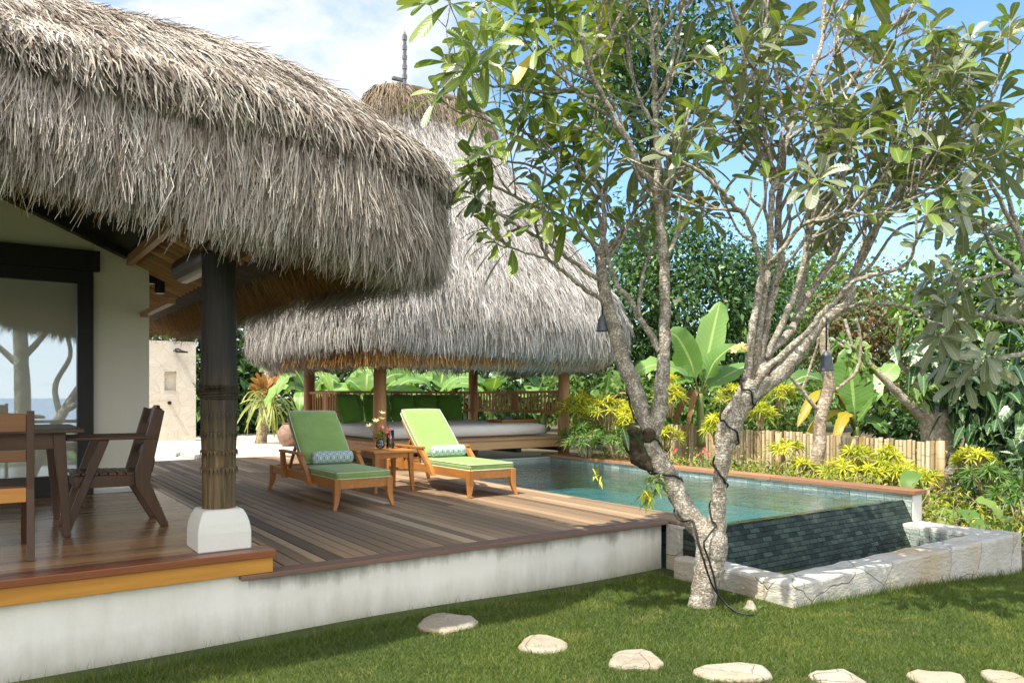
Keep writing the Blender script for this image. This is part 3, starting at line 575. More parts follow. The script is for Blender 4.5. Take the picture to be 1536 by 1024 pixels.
mb.build('coping', M_coping, pool, bevel=0.006)
mb = MB(); mb.box(5.43, 8.42, 10.95, 11.25, -0.4, 0.46); mb.build('end_wall', M_side, pool, bevel=0.01)
mb = MB(); mb.box(5.06, 5.45, 4.60, 4.88, -0.4, 0.386); mb.build('near_wall', M_lime, pool, bevel=0.015)
mb = MB(); mb.grid(lambda u, v: (5.452 + 2.966*u, 4.502 + 6.45*v, 0.392), 8, 12); o = mb.build('pool_surface_water', M_water, fixn=False); o.name = 'water'
struct(o, 'rippled turquoise water filling the pool to its brim', 'water')
# stone catch basin below the overflow
def wavy_ring(name, parent):
    mb = MB()
    def seg(x0, x1, y0, y1, zt, nx, ny, nz):
        vs = {}; 
        def vid(i, j, k):
            key = (i, j, k)
            if key not in vs:
                x = x0+(x1-x0)*i/nx; y = y0+(y1-y0)*j/ny; z = -0.75+(zt+0.75)*k/nz if k < nz else zt
                rr = 0.004
                vs[key] = len(pts); pts.append((x+random.uniform(-rr, rr), y+random.uniform(-rr, rr), z + (random.uniform(-0.003, 0.003) + (0.005*math.sin(i*1.7)) if k == nz else 0)))
            return vs[key]
        pts = []; fs = []
        for i in range(nx):
            for j in range(ny): fs += [(vid(i, j, nz), vid(i+1, j, nz), vid(i+1, j+1, nz), vid(i, j+1, nz))]
        for k in range(nz):
            for i in range(nx): fs += [(vid(i, 0, k), vid(i+1, 0, k), vid(i+1, 0, k+1), vid(i, 0, k+1)), (vid(i+1, ny, k), vid(i, ny, k), vid(i, ny, k+1), vid(i+1, ny, k+1))]
            for j in range(ny): fs += [(vid(0, j+1, k), vid(0, j, k), vid(0, j, k+1), vid(0, j+1, k+1)), (vid(nx, j, k), vid(nx, j+1, k), vid(nx, j+1, k+1), vid(nx, j, k+1))]
        mb.add(pts, fs)
    seg(4.84, 8.60, 3.39, 3.66, 0.166, 30, 3, 6); seg(4.84, 5.12, 3.66, 4.58, 0.162, 3, 8, 6); seg(8.19, 8.60, 3.66, 4.42, 0.160, 3, 7, 6)
    return mb.build(name, M_lime, parent, smooth=False, bevel=0.02, fixn=True)
basin = thing('stone_basin', 'low pale limestone catch basin on the grass below the pool overflow', 'basin', (6.7, 3.5, 0))
wavy_ring('rim', basin)
mb = MB(); mb.box(5.118, 8.19, 3.658, 3.672, -0.5, 0.125); mb.build('front_lining', M_weir, basin)
mb = MB(); mb.box(8.178, 8.192, 3.68, 4.42, -0.5, 0.12); mb.build('side_lining', M_side, basin)
mb = MB(); mb.box(5.115, 5.13, 3.68, 4.5, -0.5, 0.12); mb.build('side_lining', M_side, basin)
mb = MB(); mb.grid(lambda u, v: (5.13+3.05*u, 3.672+0.75*v, -0.27), 4, 2); tag(mb.build('basin_water', M_water, fixn=False), 'dark still water lying in the stone catch basin', 'water', None, 'structure')
mb = MB(); mb.box(5.0, 8.3, 3.6, 4.5, -0.6, -0.42); mb.build('basin_floor', M_weir, basin)

# ------------------------------------------------------------------ house
house = thing('thatched_house', 'cream walled villa under a huge shaggy overhanging grey thatched roof', 'house', (-1, 9, 0))
mb = MB(); y = 5.02
while y < 8.74:
    wd = random.choice((0.085, 0.095)); xs = [-6.0]
    while xs[-1] < 1.47: xs.append(min(1.47, xs[-1]+random.uniform(1.2, 2.6)))
    for a, b in zip(xs, xs[1:]): mb.box(a, b-0.002, y, y+wd-0.0025, 0.53, 0.565, rnd=random.random())
    y += wd
mb.build('veranda_floor', M_floor, house, bevel=0.0012, seg=1)
mb = MB(); mb.cur = 0.55; mb.box(-6, 1.515, 4.825, 4.918, 0.522, 0.566); mb.cur = 0.2; mb.box(-6, 1.515, 4.922, 5.016, 0.522, 0.566); mb.cur = 0.4; mb.box(1.474, 1.516, 5.02, 8.78, 0.50, 0.566)
mb.build('floor_edge', M_nosing, house, bevel=0.004)
mb = MB(); mb.cur = .6; mb.box(-6, 1.50, 4.845, 4.885, 0.4235, 0.5215); mb.cur = .3; mb.box(1.455, 1.50, 4.885, 8.78, 0.4235, 0.4995); mb.build('fascia', M_fascia, house, bevel=0.004)
mb = MB(); mb.box(-6, 1.45, 4.95, 8.75, 0.385, 0.525); mb.build('floor_base', M_black, house)
CS = 0.44
def ceil_z(x): return 2.96 + CS*(1.17 - x)
mb = MB()
mb.prism([(0.88, 0.53), (1.40, 0.53), (1.40, ceil_z(1.40)+.05), (0.88, ceil_z(0.88)+.05)], 8.70, 9.0, 'y')
mb.prism([(-6, 2.99), (0.88, 2.99), (0.88, ceil_z(.88)+.05), (-2.2, ceil_z(-2.2)+.05), (-6, ceil_z(-2.2)+.05)], 8.70, 9.0, 'y')
mb.prism([(1.16, 0.3), (1.40, 0.3), (1.40, ceil_z(1.40)+.05), (1.16, ceil_z(1.16)+.05)], 9.0, 13.6, 'y')
mb.build('wall', M_cream, house, bevel=0.008)
mb = MB(); mb.box(-6, 1.42, 8.672, 8.70, 0.566, 0.60); mb.build('skirting', M_plinth, house)
win = MB(); win.box(-6, 0.935, 8.60, 8.84, 2.79, 2.99); win.box(-6, 0.88, 8.63, 8.80, 2.66, 2.79); win.box(0.74, 0.88, 8.63, 8.80, 0.76, 2.66); win.box(-6, 0.88, 8.63, 8.80, 0.567, 0.76)
wo_ = win.build('window', M_black, house, bevel=0.004)
mb = MB(); mb.box(-6, 0.742, 8.70, 8.712, 0.755, 2.665); mb.build('pane', M_pane, wo_)
# sloping black verge board on the wall top and a ceiling painted black as roof shade
mb = MB(); mb.prism([(-3.0, ceil_z(-3.0)-.02), (1.17, ceil_z(1.17)-.02), (1.17, ceil_z(1.17)+.32), (-3.0, ceil_z(-3.0)+.32)], 8.52, 8.66, 'y'); mb.build('verge_board', M_black, house, bevel=0.005)
mb = MB(); mb.bar((1.20, 8.60, 2.92), (1.22, 5.2, 2.90), 0.06, 0.09); mb.build('hip_rafter', M_rafter, house)
def cz2(x, y): return min(2.96 + CS*(1.17-x), 2.55 + CS*(y-4.55)*1.0 + 0.06)
mb = MB(); mb.grid(lambda u, v: (-6 + 7.78*u, 4.9 + 9.2*v, cz2(-6+7.78*u, 4.9+9.2*v)+0.045), 40, 40); mb.build('ceiling', M_black, house, fixn=False)
mb = MB()
for k in range(48):
    y = 5.5 + k*0.19
    if y > 13.5: break
    x0 = max(-1.5, 1.17 - (2.55+CS*(y-4.55)-2.96)/CS + 0.1) if y < 7 else -0.6
    mb.tube([(1.80, y, ceil_z(1.80)-.0), (1.21, y, ceil_z(1.21)-.0)], 0.034, 8, rnd=random.random())
mb.build('rafter', M_rafter, house, smooth=True)
mb = MB(); mb.tube([(1.30, 4.62, 2.50), (1.30, 6.5, 2.54)], 0.10, 14); mb.build('beam', M_dark[1], house, smooth=True)
mb = MB(); mb.bar((1.34, 7.2, 2.38), (1.34, 13.3, 2.42), 0.06, 0.05); mb.build('eave_batten', M_rafter, house)
# palm trunk column on its white foot
cx_, cy_ = 1.235, 5.12
prof = []
for k in range(66):
    z = 0.80 + (2.46-0.80)*k/65; r0 = 0.108 + 0.006*math.sin(z*5)
    prof.append((r0, z))
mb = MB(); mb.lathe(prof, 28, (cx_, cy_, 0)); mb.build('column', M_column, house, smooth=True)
mb = MB()
for zc in (1.045, 1.155, 1.275, 1.40):                      # rings of trimmed leaf bases, jagged
    mb = MB()
    n_ = 30
    for j in range(n_):
        a0 = 2*PI*j/n_; a1 = 2*PI*(j+1)/n_; am = (a0+a1)/2; h = random.uniform(0.03, 0.055)
        p = lambda a, r, z: (cx_+r*math.cos(a), cy_+r*math.sin(a), z)
        mb.add([p(a0, .1155, zc+.035), p(a1, .1155, zc+.035), p(am, .1175, zc+.035-h), p(a0, .10, zc+.05), p(a1, .10, zc+.05)], [(0, 2, 1), (0, 1, 4, 3)], rnd=random.random())
    mb.build('leaf_scar_ring', M_column, house, fixn=False)
mb = MB()
for k in range(7):
    mb.tube([(cx_+0.117*math.cos(t), cy_+0.117*math.sin(t), 1.53+0.013*k+0.006*math.sin(t+k)) for t in np.linspace(0, 2*PI, 30)], 0.007, 6, cap=False)
for k in range(16):
    t = random.uniform(PI*0.9, PI*1.5); mb.bar((cx_+.117*math.cos(t), cy_+.117*math.sin(t), 1.58), (cx_+.16*math.cos(t), cy_+.16*math.sin(t), 1.58+random.uniform(-.02, .05)), .004, .004)
mb.build('rope_binding', M_column, house)
mb = MB()
def sq(h, z, r=0.03): return [(cx_+sx*h, cy_+sy*h, z) for sx, sy in ((-1, -1), (1, -1), (1, 1), (-1, 1))]
vs = []; levels = [(0.163, 0.5655), (0.163, 0.68), (0.155, 0.735), (0.141, 0.780), (0.124, 0.812), (0.114, 0.822)]
for h, z in levels: vs += sq(h, z)
fs = [(4*i+j, 4*i+(j+1) % 4, 4*i+4+(j+1) % 4, 4*i+4+j) for i in range(len(levels)-1) for j in range(4)] + [(3, 2, 1, 0), tuple(4*(len(levels)-1)+j for j in range(4))]
mb.add(vs, fs); mb.build('column_foot', M_plinth, house, bevel=0.010, seg=3)
lampw = thing('wall_lamp', 'black tube lamp on a square bracket at the house wall corner', 'lamp', (1.50, 8.78, 2.75))
mb = MB(); mb.lathe([(0.048, -.155), (0.050, -.15), (0.050, .15), (0.048, .155)], 20, (1.515, 8.78, 2.79)); mb.build('shade', M_iron, lampw, smooth=False)
mb = MB(); mb.box(1.40, 1.47, 8.74, 8.82, 2.73, 2.85); mb.build('bracket', M_iron, lampw, bevel=0.004)
for i, (u, v) in enumerate(((292, 346), (374, 342))):
    p = at(u, v, 4.75); mb = MB(); mb.lathe([(0.040, 0), (0.046, .006), (0.046, .02), (0.03, .03)], 20, p)
    mb.m = 0; tag(mb.build('downlight', M_white, smooth=True), ['round white downlight under the thatch left of the column head', 'round white downlight under the thatch right of the column head'][i], 'lamp', 'downlights under the eave')
mb = MB(); mb.lathe([(0.15, 0), (0.22, .12), (0.25, .26), (0.22, .42), (0.17, .5), (0.18, .54)], 24, (1.64, 11.3, 0.42)); tag(mb.build('pot', m_plain('dark_glazed_clay', (0.02, 0.024, 0.032), 0.4), smooth=True), 'dark glazed pot just behind the corner of the house wall', 'pot')

# ---- thatch
def rr_pos(u, a, b, r, cx, cy):
    """point and outward normal on a rounded rectangle; u in [0,8): corner, side, corner, side ..."""
    u = np.mod(u, 8.0); k = np.floor(u).astype(int); f = u-k
    x = np.zeros_like(u); y = np.zeros_like(u); nx = np.zeros_like(u); ny = np.zeros_like(u)
    cs = [(1, 1), (-1, 1), (-1, -1), (1, -1)]
    for q in range(4):
        sx, sy = cs[q]; m = k == 2*q; th = PI/2*(q + f); 
        x = np.where(m, sx*(a-r)+r*np.cos(th), x); y = np.where(m, sy*(b-r)+r*np.sin(th), y); nx = np.where(m, np.cos(th), nx); ny = np.where(m, np.sin(th), ny)
        m = k == 2*q+1
        if q == 0: px, py, ax, ay = (a-r)*(1-2*f), b+0*f, 0, 1
        if q == 1: px, py, ax, ay = -a+0*f, (b-r)*(1-2*f), -1, 0
        if q == 2: px, py, ax, ay = -(a-r)*(1-2*f), -b+0*f, 0, -1
        if q == 3: px, py, ax, ay = a+0*f, -(b-r)*(1-2*f), 1, 0
        x = np.where(m, px, x); y = np.where(m, py, y); nx = np.where(m, ax, nx); ny = np.where(m, ay, ny)
    return cx+x, cy+y, nx, ny
class Roof:
    def __init__(s, cx, cy, a, b, r, prof, kx=1.0, ky=1.0, amin=0.2, bmin=0.05, tilt=(0, 0), lift=0.0):
        s.lift = lift
        s.cx, s.cy, s.a, s.b, s.r, s.kx, s.ky, s.amin, s.bmin, s.tilt = cx, cy, a, b, r, kx, ky, amin, bmin, tilt
        s.T = np.array([p[0] for p in prof]); s.I = np.array([p[1] for p in prof]); s.Z = np.array([p[2] for p in prof])
    def pos(s, u, t):
        u = np.asarray(u, float); t = np.asarray(t, float) + 0*u
        i = np.interp(t, s.T, s.I); z = np.interp(t, s.T, s.Z)
        a = np.maximum(s.a - i*s.kx, s.amin); b = np.maximum(s.b - i*s.ky, s.bmin); r = np.minimum(s.r, np.minimum(a, b)*0.98)
        x, y, nx, ny = rr_pos(u, a, b, r, s.cx, s.cy)
        if s.lift: back = 0.055*np.clip((1.75-x)/.9, 0, 1)*(y < 6)*np.clip((.25-t)/.012, 0, 1)*np.clip(t/.06, 0, 1); x = x - nx*back; y = y - ny*back
        lump = 0.035*np.sin(x*2.3 + y*1.1) + 0.03*np.sin(y*3.1 - x*1.3 + 1) + 0.02*np.sin(z*5 + x*4)
        z = z + s.lift*np.clip((1.9-x)/1.9, 0, 1)*(1-np.clip(t*2.2, 0, 1))*(y < 7)
        return np.stack([x + nx*lump, y + ny*lump, z + s.tilt[1]*(y-s.tilt[0]) + lump*0.3], -1)
    def frame(s, u, t, e=0.01):
        p = s.pos(u, t); up = s.pos(u, np.minimum(t+e, 1.0)); dn = s.pos(u, np.maximum(t-e, 0)); d = unit(dn-up)
        sd = unit(s.pos(u+0.004, t) - s.pos(u-0.004, t)); d = unit(d - sd*(np.sum(d*sd, -1)*np.where(t < .25, .92, .30))[:, None]); nrm = unit(np.cross(sd, -d))
        c = np.stack([p[:, 0]-s.cx, p[:, 1]-s.cy, 0*p[:, 0]+0.3], -1); flip = np.sum(nrm*c, -1) < 0; nrm[flip] *= -1
        return p, d, sd, nrm
    def mesh(s, name, mat_, parent, ts, nu=160, inner=()):
        us = np.linspace(0, 8, nu, endpoint=False); rows = [s.pos(us, t) for t in ts]
        for (ins, z) in inner:
            a, b = s.a-ins, s.b-ins; x, y, _, _ = rr_pos(us, a, b, max(s.r-ins*.5, .2), s.cx, s.cy); rows.insert(0, np.stack([x, y, z + s.lift*np.clip((1.9-x)/1.9, 0, 1)*(y < 7)*max(0, 1-ins*.8) + s.tilt[1]*(y-s.tilt[0])], -1))
        V = np.concatenate(rows); k = len(rows); j = np.arange(nu)
        F = np.concatenate([np.stack([i*nu+j, i*nu+(j+1) % nu, (i+1)*nu+(j+1) % nu, (i+1)*nu+j], 1) for i in range(k-1)])
        return np_mesh(name, V, F, mat_, parent, np.full(len(V), .3), smooth=True)
def thatch(roof, u, t, L, W, out=0.02, lift=0.10, sag=0.25, jit=0.22, tip=0.35, wob=0.1):
    p, d, sd, nrm = roof.frame(u, t); n = len(p)
    D = unit(d + nrm*(lift + rng.normal(0, 0.10, n))[:, None] + sd*rng.normal(0, jit, n)[:, None])
    S = unit(np.cross(D, nrm)*1.0 + nrm*rng.normal(0, 0.45, n)[:, None])
    sg = np.zeros((n, 3)); sg[:, 2] = -sag; sg -= nrm*0.10
    return ribbons(p + nrm*(out*rng.random(n))[:, None], D, S, L, W, sg, tip, 3, wob)
def join(parts):
    Vs, Fs, Rs, Ms = [], [], [], []; o_ = 0
    for V, F, r, m in parts:
        Vs.append(V); Fs.append(F+o_); o_ += len(V); Rs.append(np.repeat(r, len(V)//len(r))); Ms.append(np.full(len(F), m))
    return np.concatenate(Vs), np.concatenate(Fs), np.concatenate(Rs), np.concatenate(Ms)
HR = Roof(-2.2, 9.4, 4.97, 5.24, 0.80, [(0, .12, 2.54), (.06, .05, 2.62), (.13, .045, 2.76), (.235, .06, 2.97), (.25, .055, 3.0), (.28, .06, 3.05), (.36, .25, 3.27), (.42, .40, 3.42), (.5, .70, 3.65), (.6, 1.12, 3.88), (.72, 1.72, 4.15), (.86, 2.75, 4.64), (1, 4.8, 5.7)], tilt=(4.1, 0.012), lift=0.34)
hroof = HR.mesh('roof', M_th_base, house, [0, .03, .06, .1, .13, .18, .235, .25, .28, .32, .36, .42, .5, .6, .72, .86, 1], 200, inner=[(.28, 2.57), (.62, 2.64), (1.0, 2.76)])
parts = []
def uu(n, segs):           # pick u along chosen sides: (u0, u1, weight)
    w_ = np.array([s[2] for s in segs], float); w_ /= w_.sum(); c = rng.choice(len(segs), n, p=w_); a = np.array([s[0] for s in segs])[c]; b = np.array([s[1] for s in segs])[c]
    return a + (b-a)*rng.random(n)
FRONT = [(5.72, 6, 3.2), (6, 7, 1.9), (7, 7.25, 1.6), (7.25, 8, 1.0), (5.0, 5.72, 0.25)]
def pick(n, u, roof, t, m, Lr, Wr, **k):
    V, F = thatch(roof, u, t, rng.uniform(*Lr, n), rng.uniform(*Wr, n), **k); cl = 0.22*np.sin(u*61)*np.sin(u*23+t*40); return (V, F, np.clip(rng.beta(1.5, 1.4, n)+cl, 0, 1), m)
def clumps(roof, nc, per, u, t, L, W, m, spread=.03, out=.07, lift=.12, sag=.15):
    # bundles of stalks weathered together into pointed tufts
    p, d, sd_, nrm = roof.frame(u, t); Lc = rng.uniform(L[0], L[1], nc)
    tip = p + unit(d + nrm*(lift + rng.normal(0, .08, nc))[:, None] + sd_*rng.normal(0, .14, nc)[:, None])*Lc[:, None] + nrm*(rng.uniform(0, out, nc))[:, None]
    R = lambda a: np.repeat(a, per, 0); k = nc*per
    P = R(p) + R(sd_)*rng.normal(0, spread, k)[:, None] + R(d)*rng.normal(0, .04, k)[:, None] + R(nrm)*rng.uniform(0, .03, k)[:, None]
    T = R(tip) + rng.normal(0, .010, (k, 3)) + R(d)*rng.normal(0, .05, k)[:, None]; v = T-P; l = np.linalg.norm(v, axis=1); D = v/l[:, None]
    S = unit(np.cross(D, R(nrm)) + R(nrm)*rng.normal(0, .4, k)[:, None]); sg = -R(nrm)*.0 + np.array([0, 0, -sag*.3])
    V, F = ribbons(P, D, S, l, rng.uniform(W[0], W[1], k), sg, .2, 3, .06)
    return (V, F, np.clip(R(rng.normal(.5, .22, nc)) + rng.normal(0, .17, k), 0, 1), m)
nc = 4600; parts.append(clumps(HR, nc, 8, uu(nc, FRONT), rng.uniform(.03, .225, nc), (.16, .36), (.005, .012), 0))
n = 9000; parts.append(pick(n, uu(n, FRONT), HR, rng.uniform(.03, .232, n), 0, (.14, .34), (.005, .012), out=.07, lift=.16, sag=.20, jit=.13, tip=.2, wob=.07))
nc = 1300; parts.append(clumps(HR, nc, 8, uu(nc, FRONT), rng.uniform(.0, .06, nc), (.16, .34), (.006, .012), 0, .025, .04, .02))
n = 3500; parts.append(pick(n, uu(n, FRONT), HR, rng.uniform(.0, .10, n), 0, (.16, .32), (.007, .014), out=.04, lift=-.03, sag=.05, jit=.08, tip=.15, wob=.08))
n = 1500; parts.append(pick(n, uu(n, FRONT), HR, rng.uniform(.02, .12, n), 0, (.30, .46), (.006, .010), out=.06, lift=.02, sag=.1, jit=.14, tip=.2, wob=.25))
n = 8500; parts.append(pick(n, uu(n, FRONT), HR, rng.uniform(.25, .33, n), 0, (.07, .15), (.008, .016), out=.10, lift=.30, sag=.25, jit=.30, wob=.08, tip=.2))
n = 62000; parts.append(pick(n, uu(n, [(5.6, 6, 2), (6, 7, 2.2), (7, 7.4, 1.4), (7.4, 8, .6), (5.0, 5.6, .3)]), HR, .30 + .58*rng.random(n)**1.25, 0, (.14, .32), (.005, .010), out=.03, lift=.03, sag=.02, jit=.10))
n = 15000; u_ = uu(n, FRONT + [(0, 2, .8), (7.3, 8, 3.0)])           # golden underside, only where no weather reaches
a_in = np.where((u_ > 4.9) & (u_ < 6.9), .50, .16) + .5*rng.random(n); x, y, nx, ny = rr_pos(u_, HR.a-a_in, HR.b-a_in, HR.r, HR.cx, HR.cy)
P = np.stack([x, y, 2.60+.16*a_in + HR.lift*np.clip((1.9-x)/1.9, 0, 1)*(y < 7)*np.clip(1.15-a_in*.8, 0, 1) + HR.tilt[1]*(y-HR.tilt[0])], 1); Dn = unit(np.stack([nx*.55+rng.normal(0, .15, n), ny*.55+rng.normal(0, .15, n), np.full(n, -1.0)], 1)); Sd = unit(np.stack([-ny, nx, 0*nx], 1) + rdir(n)*.4)
V, F = ribbons(P, Dn, Sd, rng.uniform(.16, .36, n), rng.uniform(.006, .013, n), np.zeros((n, 3)), .3, 3, .1); parts.append((V, F, rng.random(n), 1))
V, F, R__, MI = join(parts); np_mesh('thatch', V, F, [M_th_house, M_th_in], hroof, R__, midx=MI)
# ------------------------------------------------------------------ daybed pavilion
pav = thing('daybed_pavilion', 'open daybed pavilion on round timber posts under a tall bell shaped thatched roof', 'pavilion', (7.0, 12.75, 0.42))
PX, PY = (5.15, 8.88), (11.16, 14.38)
for px in PX:
    for py in PY:
        mb = MB(); mb.tube([(px, py, 0.0), (px, py, 1.2), (px+.01, py, 2.75)], [0.112, 0.106, 0.098], 20, jit=.03, rnd=random.random()); mb.build('post', M_post, pav, smooth=True)
mb = MB(); x = 4.93
for k in range(22):
    mb.box(4.93, 9.03, 10.86 + k*0.175, 10.86 + k*0.175+0.168, 0.79, 0.83, rnd=random.random())
mb.build('platform', M_plat, pav, bevel=0.006)
mb = MB(); mb.cur = .7; mb.box(4.95, 9.01, 10.885, 10.93, 0.645, 0.789); mb.cur = .4; mb.box(4.95, 5.0, 10.93, 14.6, 0.645, 0.789); mb.box(8.96, 9.01, 10.93, 14.6, 0.645, 0.789); mb.build('apron', M_plat, pav, bevel=0.006)
mb = MB()
for xx in (5.5, 6.6, 7.7, 8.6): mb.box(xx, xx+.1, 11.0, 14.5, 0.56, 0.64)
mb.build('joist', M_black, pav)
def rail(x0, y0, x1, y1, zt, zb, posts):
    mb = MB(); mb.bar((x0, y0, zt), (x1, y1, zt), 0.07, 0.045, rnd=.4); mb.bar((x0, y0, zb), (x1, y1, zb), 0.06, 0.05, rnd=.6)
    L = math.hypot(x1-x0, y1-y0); n_ = int(L/0.115)
    for k in range(1, n_):
        f = k/n_; wd = 0.16 if abs(f-.5) < .5/n_ else 0.035
        p = (x0+(x1-x0)*f, y0+(y1-y0)*f); mb.bar((p[0], p[1], zb+.022), (p[0], p[1], zt-.022), wd, 0.025, up=(0, 1, 0) if abs(x1-x0) > abs(y1-y0) else (1, 0, 0), rnd=random.random())
    mb.build('railing', M_teak[2], pav, bevel=0.004)
rail(8.88, 11.27, 8.88, 14.27, 1.64, 1.255, 1); rail(5.26, 14.38, 8.77, 14.38, 1.64, 1.255, 1); rail(5.15, 14.27, 5.15, 12.9, 1.62, 1.24, 1)
mb = MB(); mb.tube([(4.9, 11.16, 2.62), (9.2, 11.16, 2.62)], .08, 10); mb.tube([(4.9, 14.38, 2.62), (9.2, 14.38, 2.62)], .08, 10); mb.tube([(5.15, 10.9, 2.74), (5.15, 14.7, 2.74)], .08, 10); mb.tube([(8.88, 10.9, 2.74), (8.88, 14.7, 2.74)], .08, 10); mb.build('beam', M_post, pav, smooth=True)
PR = Roof(6.92, 12.75, 2.84, 2.78, 1.15, [(0, .26, 2.18), (.05, .10, 2.30), (.11, -.08, 2.52), (.18, -.06, 2.9), (.27, .10, 3.35), (.38, .47, 3.95), (.51, .92, 4.65), (.64, 1.42, 5.35), (.79, 1.95, 6.15), (.92, 2.32, 6.85), (1, 2.55, 7.2)], kx=0.74, ky=1.0, amin=.9, bmin=.12)
proof = PR.mesh('roof', M_th_base, pav, list(np.linspace(0, 1, 24)), 160, inner=[(.30, 2.22), (.8, 2.52), (1.6, 2.95)])
parts = []
VIS = [(4, 5, 1.1), (5, 6, 2.2), (6, 7, 1.0), (7, 8, .8), (3, 4, .9), (0, 3, .25)]
n = 95000; parts.append(pick(n, uu(n, VIS), PR, rng.random(n)**1.05*.93+.02, 0, (.18, .40), (.009, .019), out=.05, lift=.10, sag=.15, jit=.17, wob=.12))
n = 14000; parts.append(pick(n, uu(n, VIS), PR, rng.uniform(.0, .12, n), 0, (.18, .36), (.011, .022), out=.05, lift=.02, sag=.1, jit=.14, tip=.25))
n = 11000; u_ = uu(n, VIS + [(3.6, 5.3, 2.5)]); a_in = np.where((u_ > 3.4) & (u_ < 5.6), .07, .20) + .55*rng.random(n); x, y, nx, ny = rr_pos(u_, PR.a-a_in, PR.b-a_in, PR.r*.8, PR.cx, PR.cy)
P = np.stack([x, y, 2.24+.30*a_in], 1); Dn = unit(np.stack([nx*.2+rng.normal(0, .12, n), ny*.2+rng.normal(0, .12, n), np.full(n, -1.0)], 1)); Sd = unit(np.stack([-ny, nx, 0*nx], 1) + rdir(n)*.4)
V, F = ribbons(P, Dn, Sd, rng.uniform(.16, .34, n), rng.uniform(.010, .02, n), np.zeros((n, 3)), .3, 3, .1); parts.append((V, F, rng.random(n), 1))
n = 7000; parts.append(pick(n, rng.random(n)*8, PR, rng.uniform(.90, .985, n), 2, (.22, .48), (.012, .026), out=.10, lift=.30, sag=.35, jit=.25))
V, F, R__, MI = join(parts); np_mesh('thatch', V, F, [M_th_pav, M_th_in, M_th_cap], proof, R__, midx=MI)
mb = MB(); mb.lathe([(0.0, -.05), (.24, -.02), (.20, .10), (.06, .16)], 12, (0, 0, 0)); mb.v = [(7.02+p[0]*4.6, 12.75+p[1]*.9, 7.2+p[2]) for p in mb.v]; mb.build('ridge_cap', M_th_cap, proof, smooth=True)
mb = MB(); f0 = at(607, 120, 13.9)
for k in range(12):
    z0 = f0.z - .25 + k*.088; rr = .040 if k % 2 else .030
    mb.box(f0.x-rr, f0.x+rr, f0.y-rr*.7, f0.y+rr*.7, z0, z0+.085)
zt = f0.z - .25 + 12*.088; mb.add([(f0.x-.036, f0.y-.03, zt), (f0.x+.036, f0.y-.03, zt), (f0.x+.036, f0.y+.03, zt), (f0.x-.036, f0.y+.03, zt), (f0.x, f0.y, zt+.11)], [(0, 1, 4), (1, 2, 4), (2, 3, 4), (3, 0, 4), (3, 2, 1, 0)])
M_fin = m_plain('grey_carved_wood', (0.20, 0.195, 0.20), 0.8, 0, 20, .35)
mb.build('finial', M_fin, proof, bevel=.006)
mb = MB()
mb.bar(at(588, 117, 13.8), at(606, 121, 13.95), .07, .07); mb.bar(at(596, 125, 13.8), at(612, 129, 13.95), .08, .06); mb.bar(at(595, 138, 13.8), at(610, 132, 13.95), .09, .08); mb.bar(at(591, 147, 13.7), at(603, 142, 13.9), .09, .08)
mb.build('ridge_log', M_fin, proof, bevel=.02)
# mattress, pillows, tray
def cushion(name, mat_, w, l, t, parent=None, puff=0.25, crn=0.12, loc=(0, 0, 0), rot=(0, 0, 0), piping=None, nx=14, ny=14, rnd=.5):
    """soft pad: rounded plan, bulging faces, soft edges"""
    mb = MB(); vs = []
    def pt(i, j, s):
        u = -1 + 2*i/nx; v = -1 + 2*j/ny
        e = max(abs(u), abs(v)); k = 1 - crn*(abs(u)**3*abs(v)**3)
        bul = (1-abs(u)**4)*(1-abs(v)**4)
        z = s*t*0.5*((1-puff) + puff*bul)
        if e > .999: z *= .72
        return (u*w*.5*k, v*l*.5*k, z)
    for s in (1, -1):
        mb.grid(lambda a, b, s=s: pt(a*nx, b*ny, s), nx, ny)
    n1 = (nx+1)*(ny+1); ring = [j*(nx+1) for j in range(ny+1)]; ring = [i for i in range(nx+1)] + [(j+1)*(nx+1)-1 for j in range(1, ny+1)] + [ny*(nx+1)+i for i in range(nx-1, -1, -1)] + [j*(nx+1) for j in range(ny-1, 0, -1)]
    m = len(ring)
    for a in range(m): mb.f.append((ring[a], ring[(a+1) % m], n1+ring[(a+1) % m], n1+ring[a])); mb.mi.append(0)
    o = mb.build(name, mat_, None, smooth=True, bevel=0); o.location = loc; o.rotation_euler = rot
    if parent is not None: attach(o, parent)
    if piping:
        mp = MB()
        for off in (0, n1): mp.tube([Vector(mb.v[off+i])*1.0 for i in ring] + [Vector(mb.v[off+ring[0]])], .006, 6, cap=False)
        q = mp.build('piping', piping, None, smooth=True); q.location = loc; q.rotation_euler = rot
        attach(q, o)
    return o
o = cushion('mattress', M_mattress, 3.35, 2.75, .225, None, .06, .02, (6.93, 12.66, .945), nx=30, ny=24)
tag(o, 'large white mattress covering the raised daybed platform', 'mattress')
for i, (x_, rz_, t_, dy, lb) in enumerate(((5.55, .5, .30, -.35, 'dark green square pillow turned sideways at the left end of the daybed'), (5.80, .12, .32, -.02, 'wide dark green pillow seen between the left and the front pavilion post'), (6.42, -.05, .30, .05, 'dark green pillow mostly hidden behind the front pavilion post'), (6.98, .06, .34, .03, 'dark green pillow just right of the front pavilion post'),
        (7.52, -.08, .30, .06, 'dark green pillow between two others above the sunlit lounger back'), (8.02, -.35, .36, .0, 'last dark green pillow of the row towards the back corner post'))):
    o = cushion('pillow', M_green_f, .54, .56, .24, None, .85, .06, (x_, 13.96+dy*1.6, 1.32), (PI/2 - t_, 0, rz_), M_lime_f)
    tag(o, lb, 'pillow', 'dark green daybed pillows')
tray = thing('tray', 'low wooden serving tray lying on the white daybed mattress', 'tray', (8.3, 12.2, 1.06), rz=.1)
mb = MB(); p0 = at(769, 634, 14.6); X, Y = p0.x, p0.y
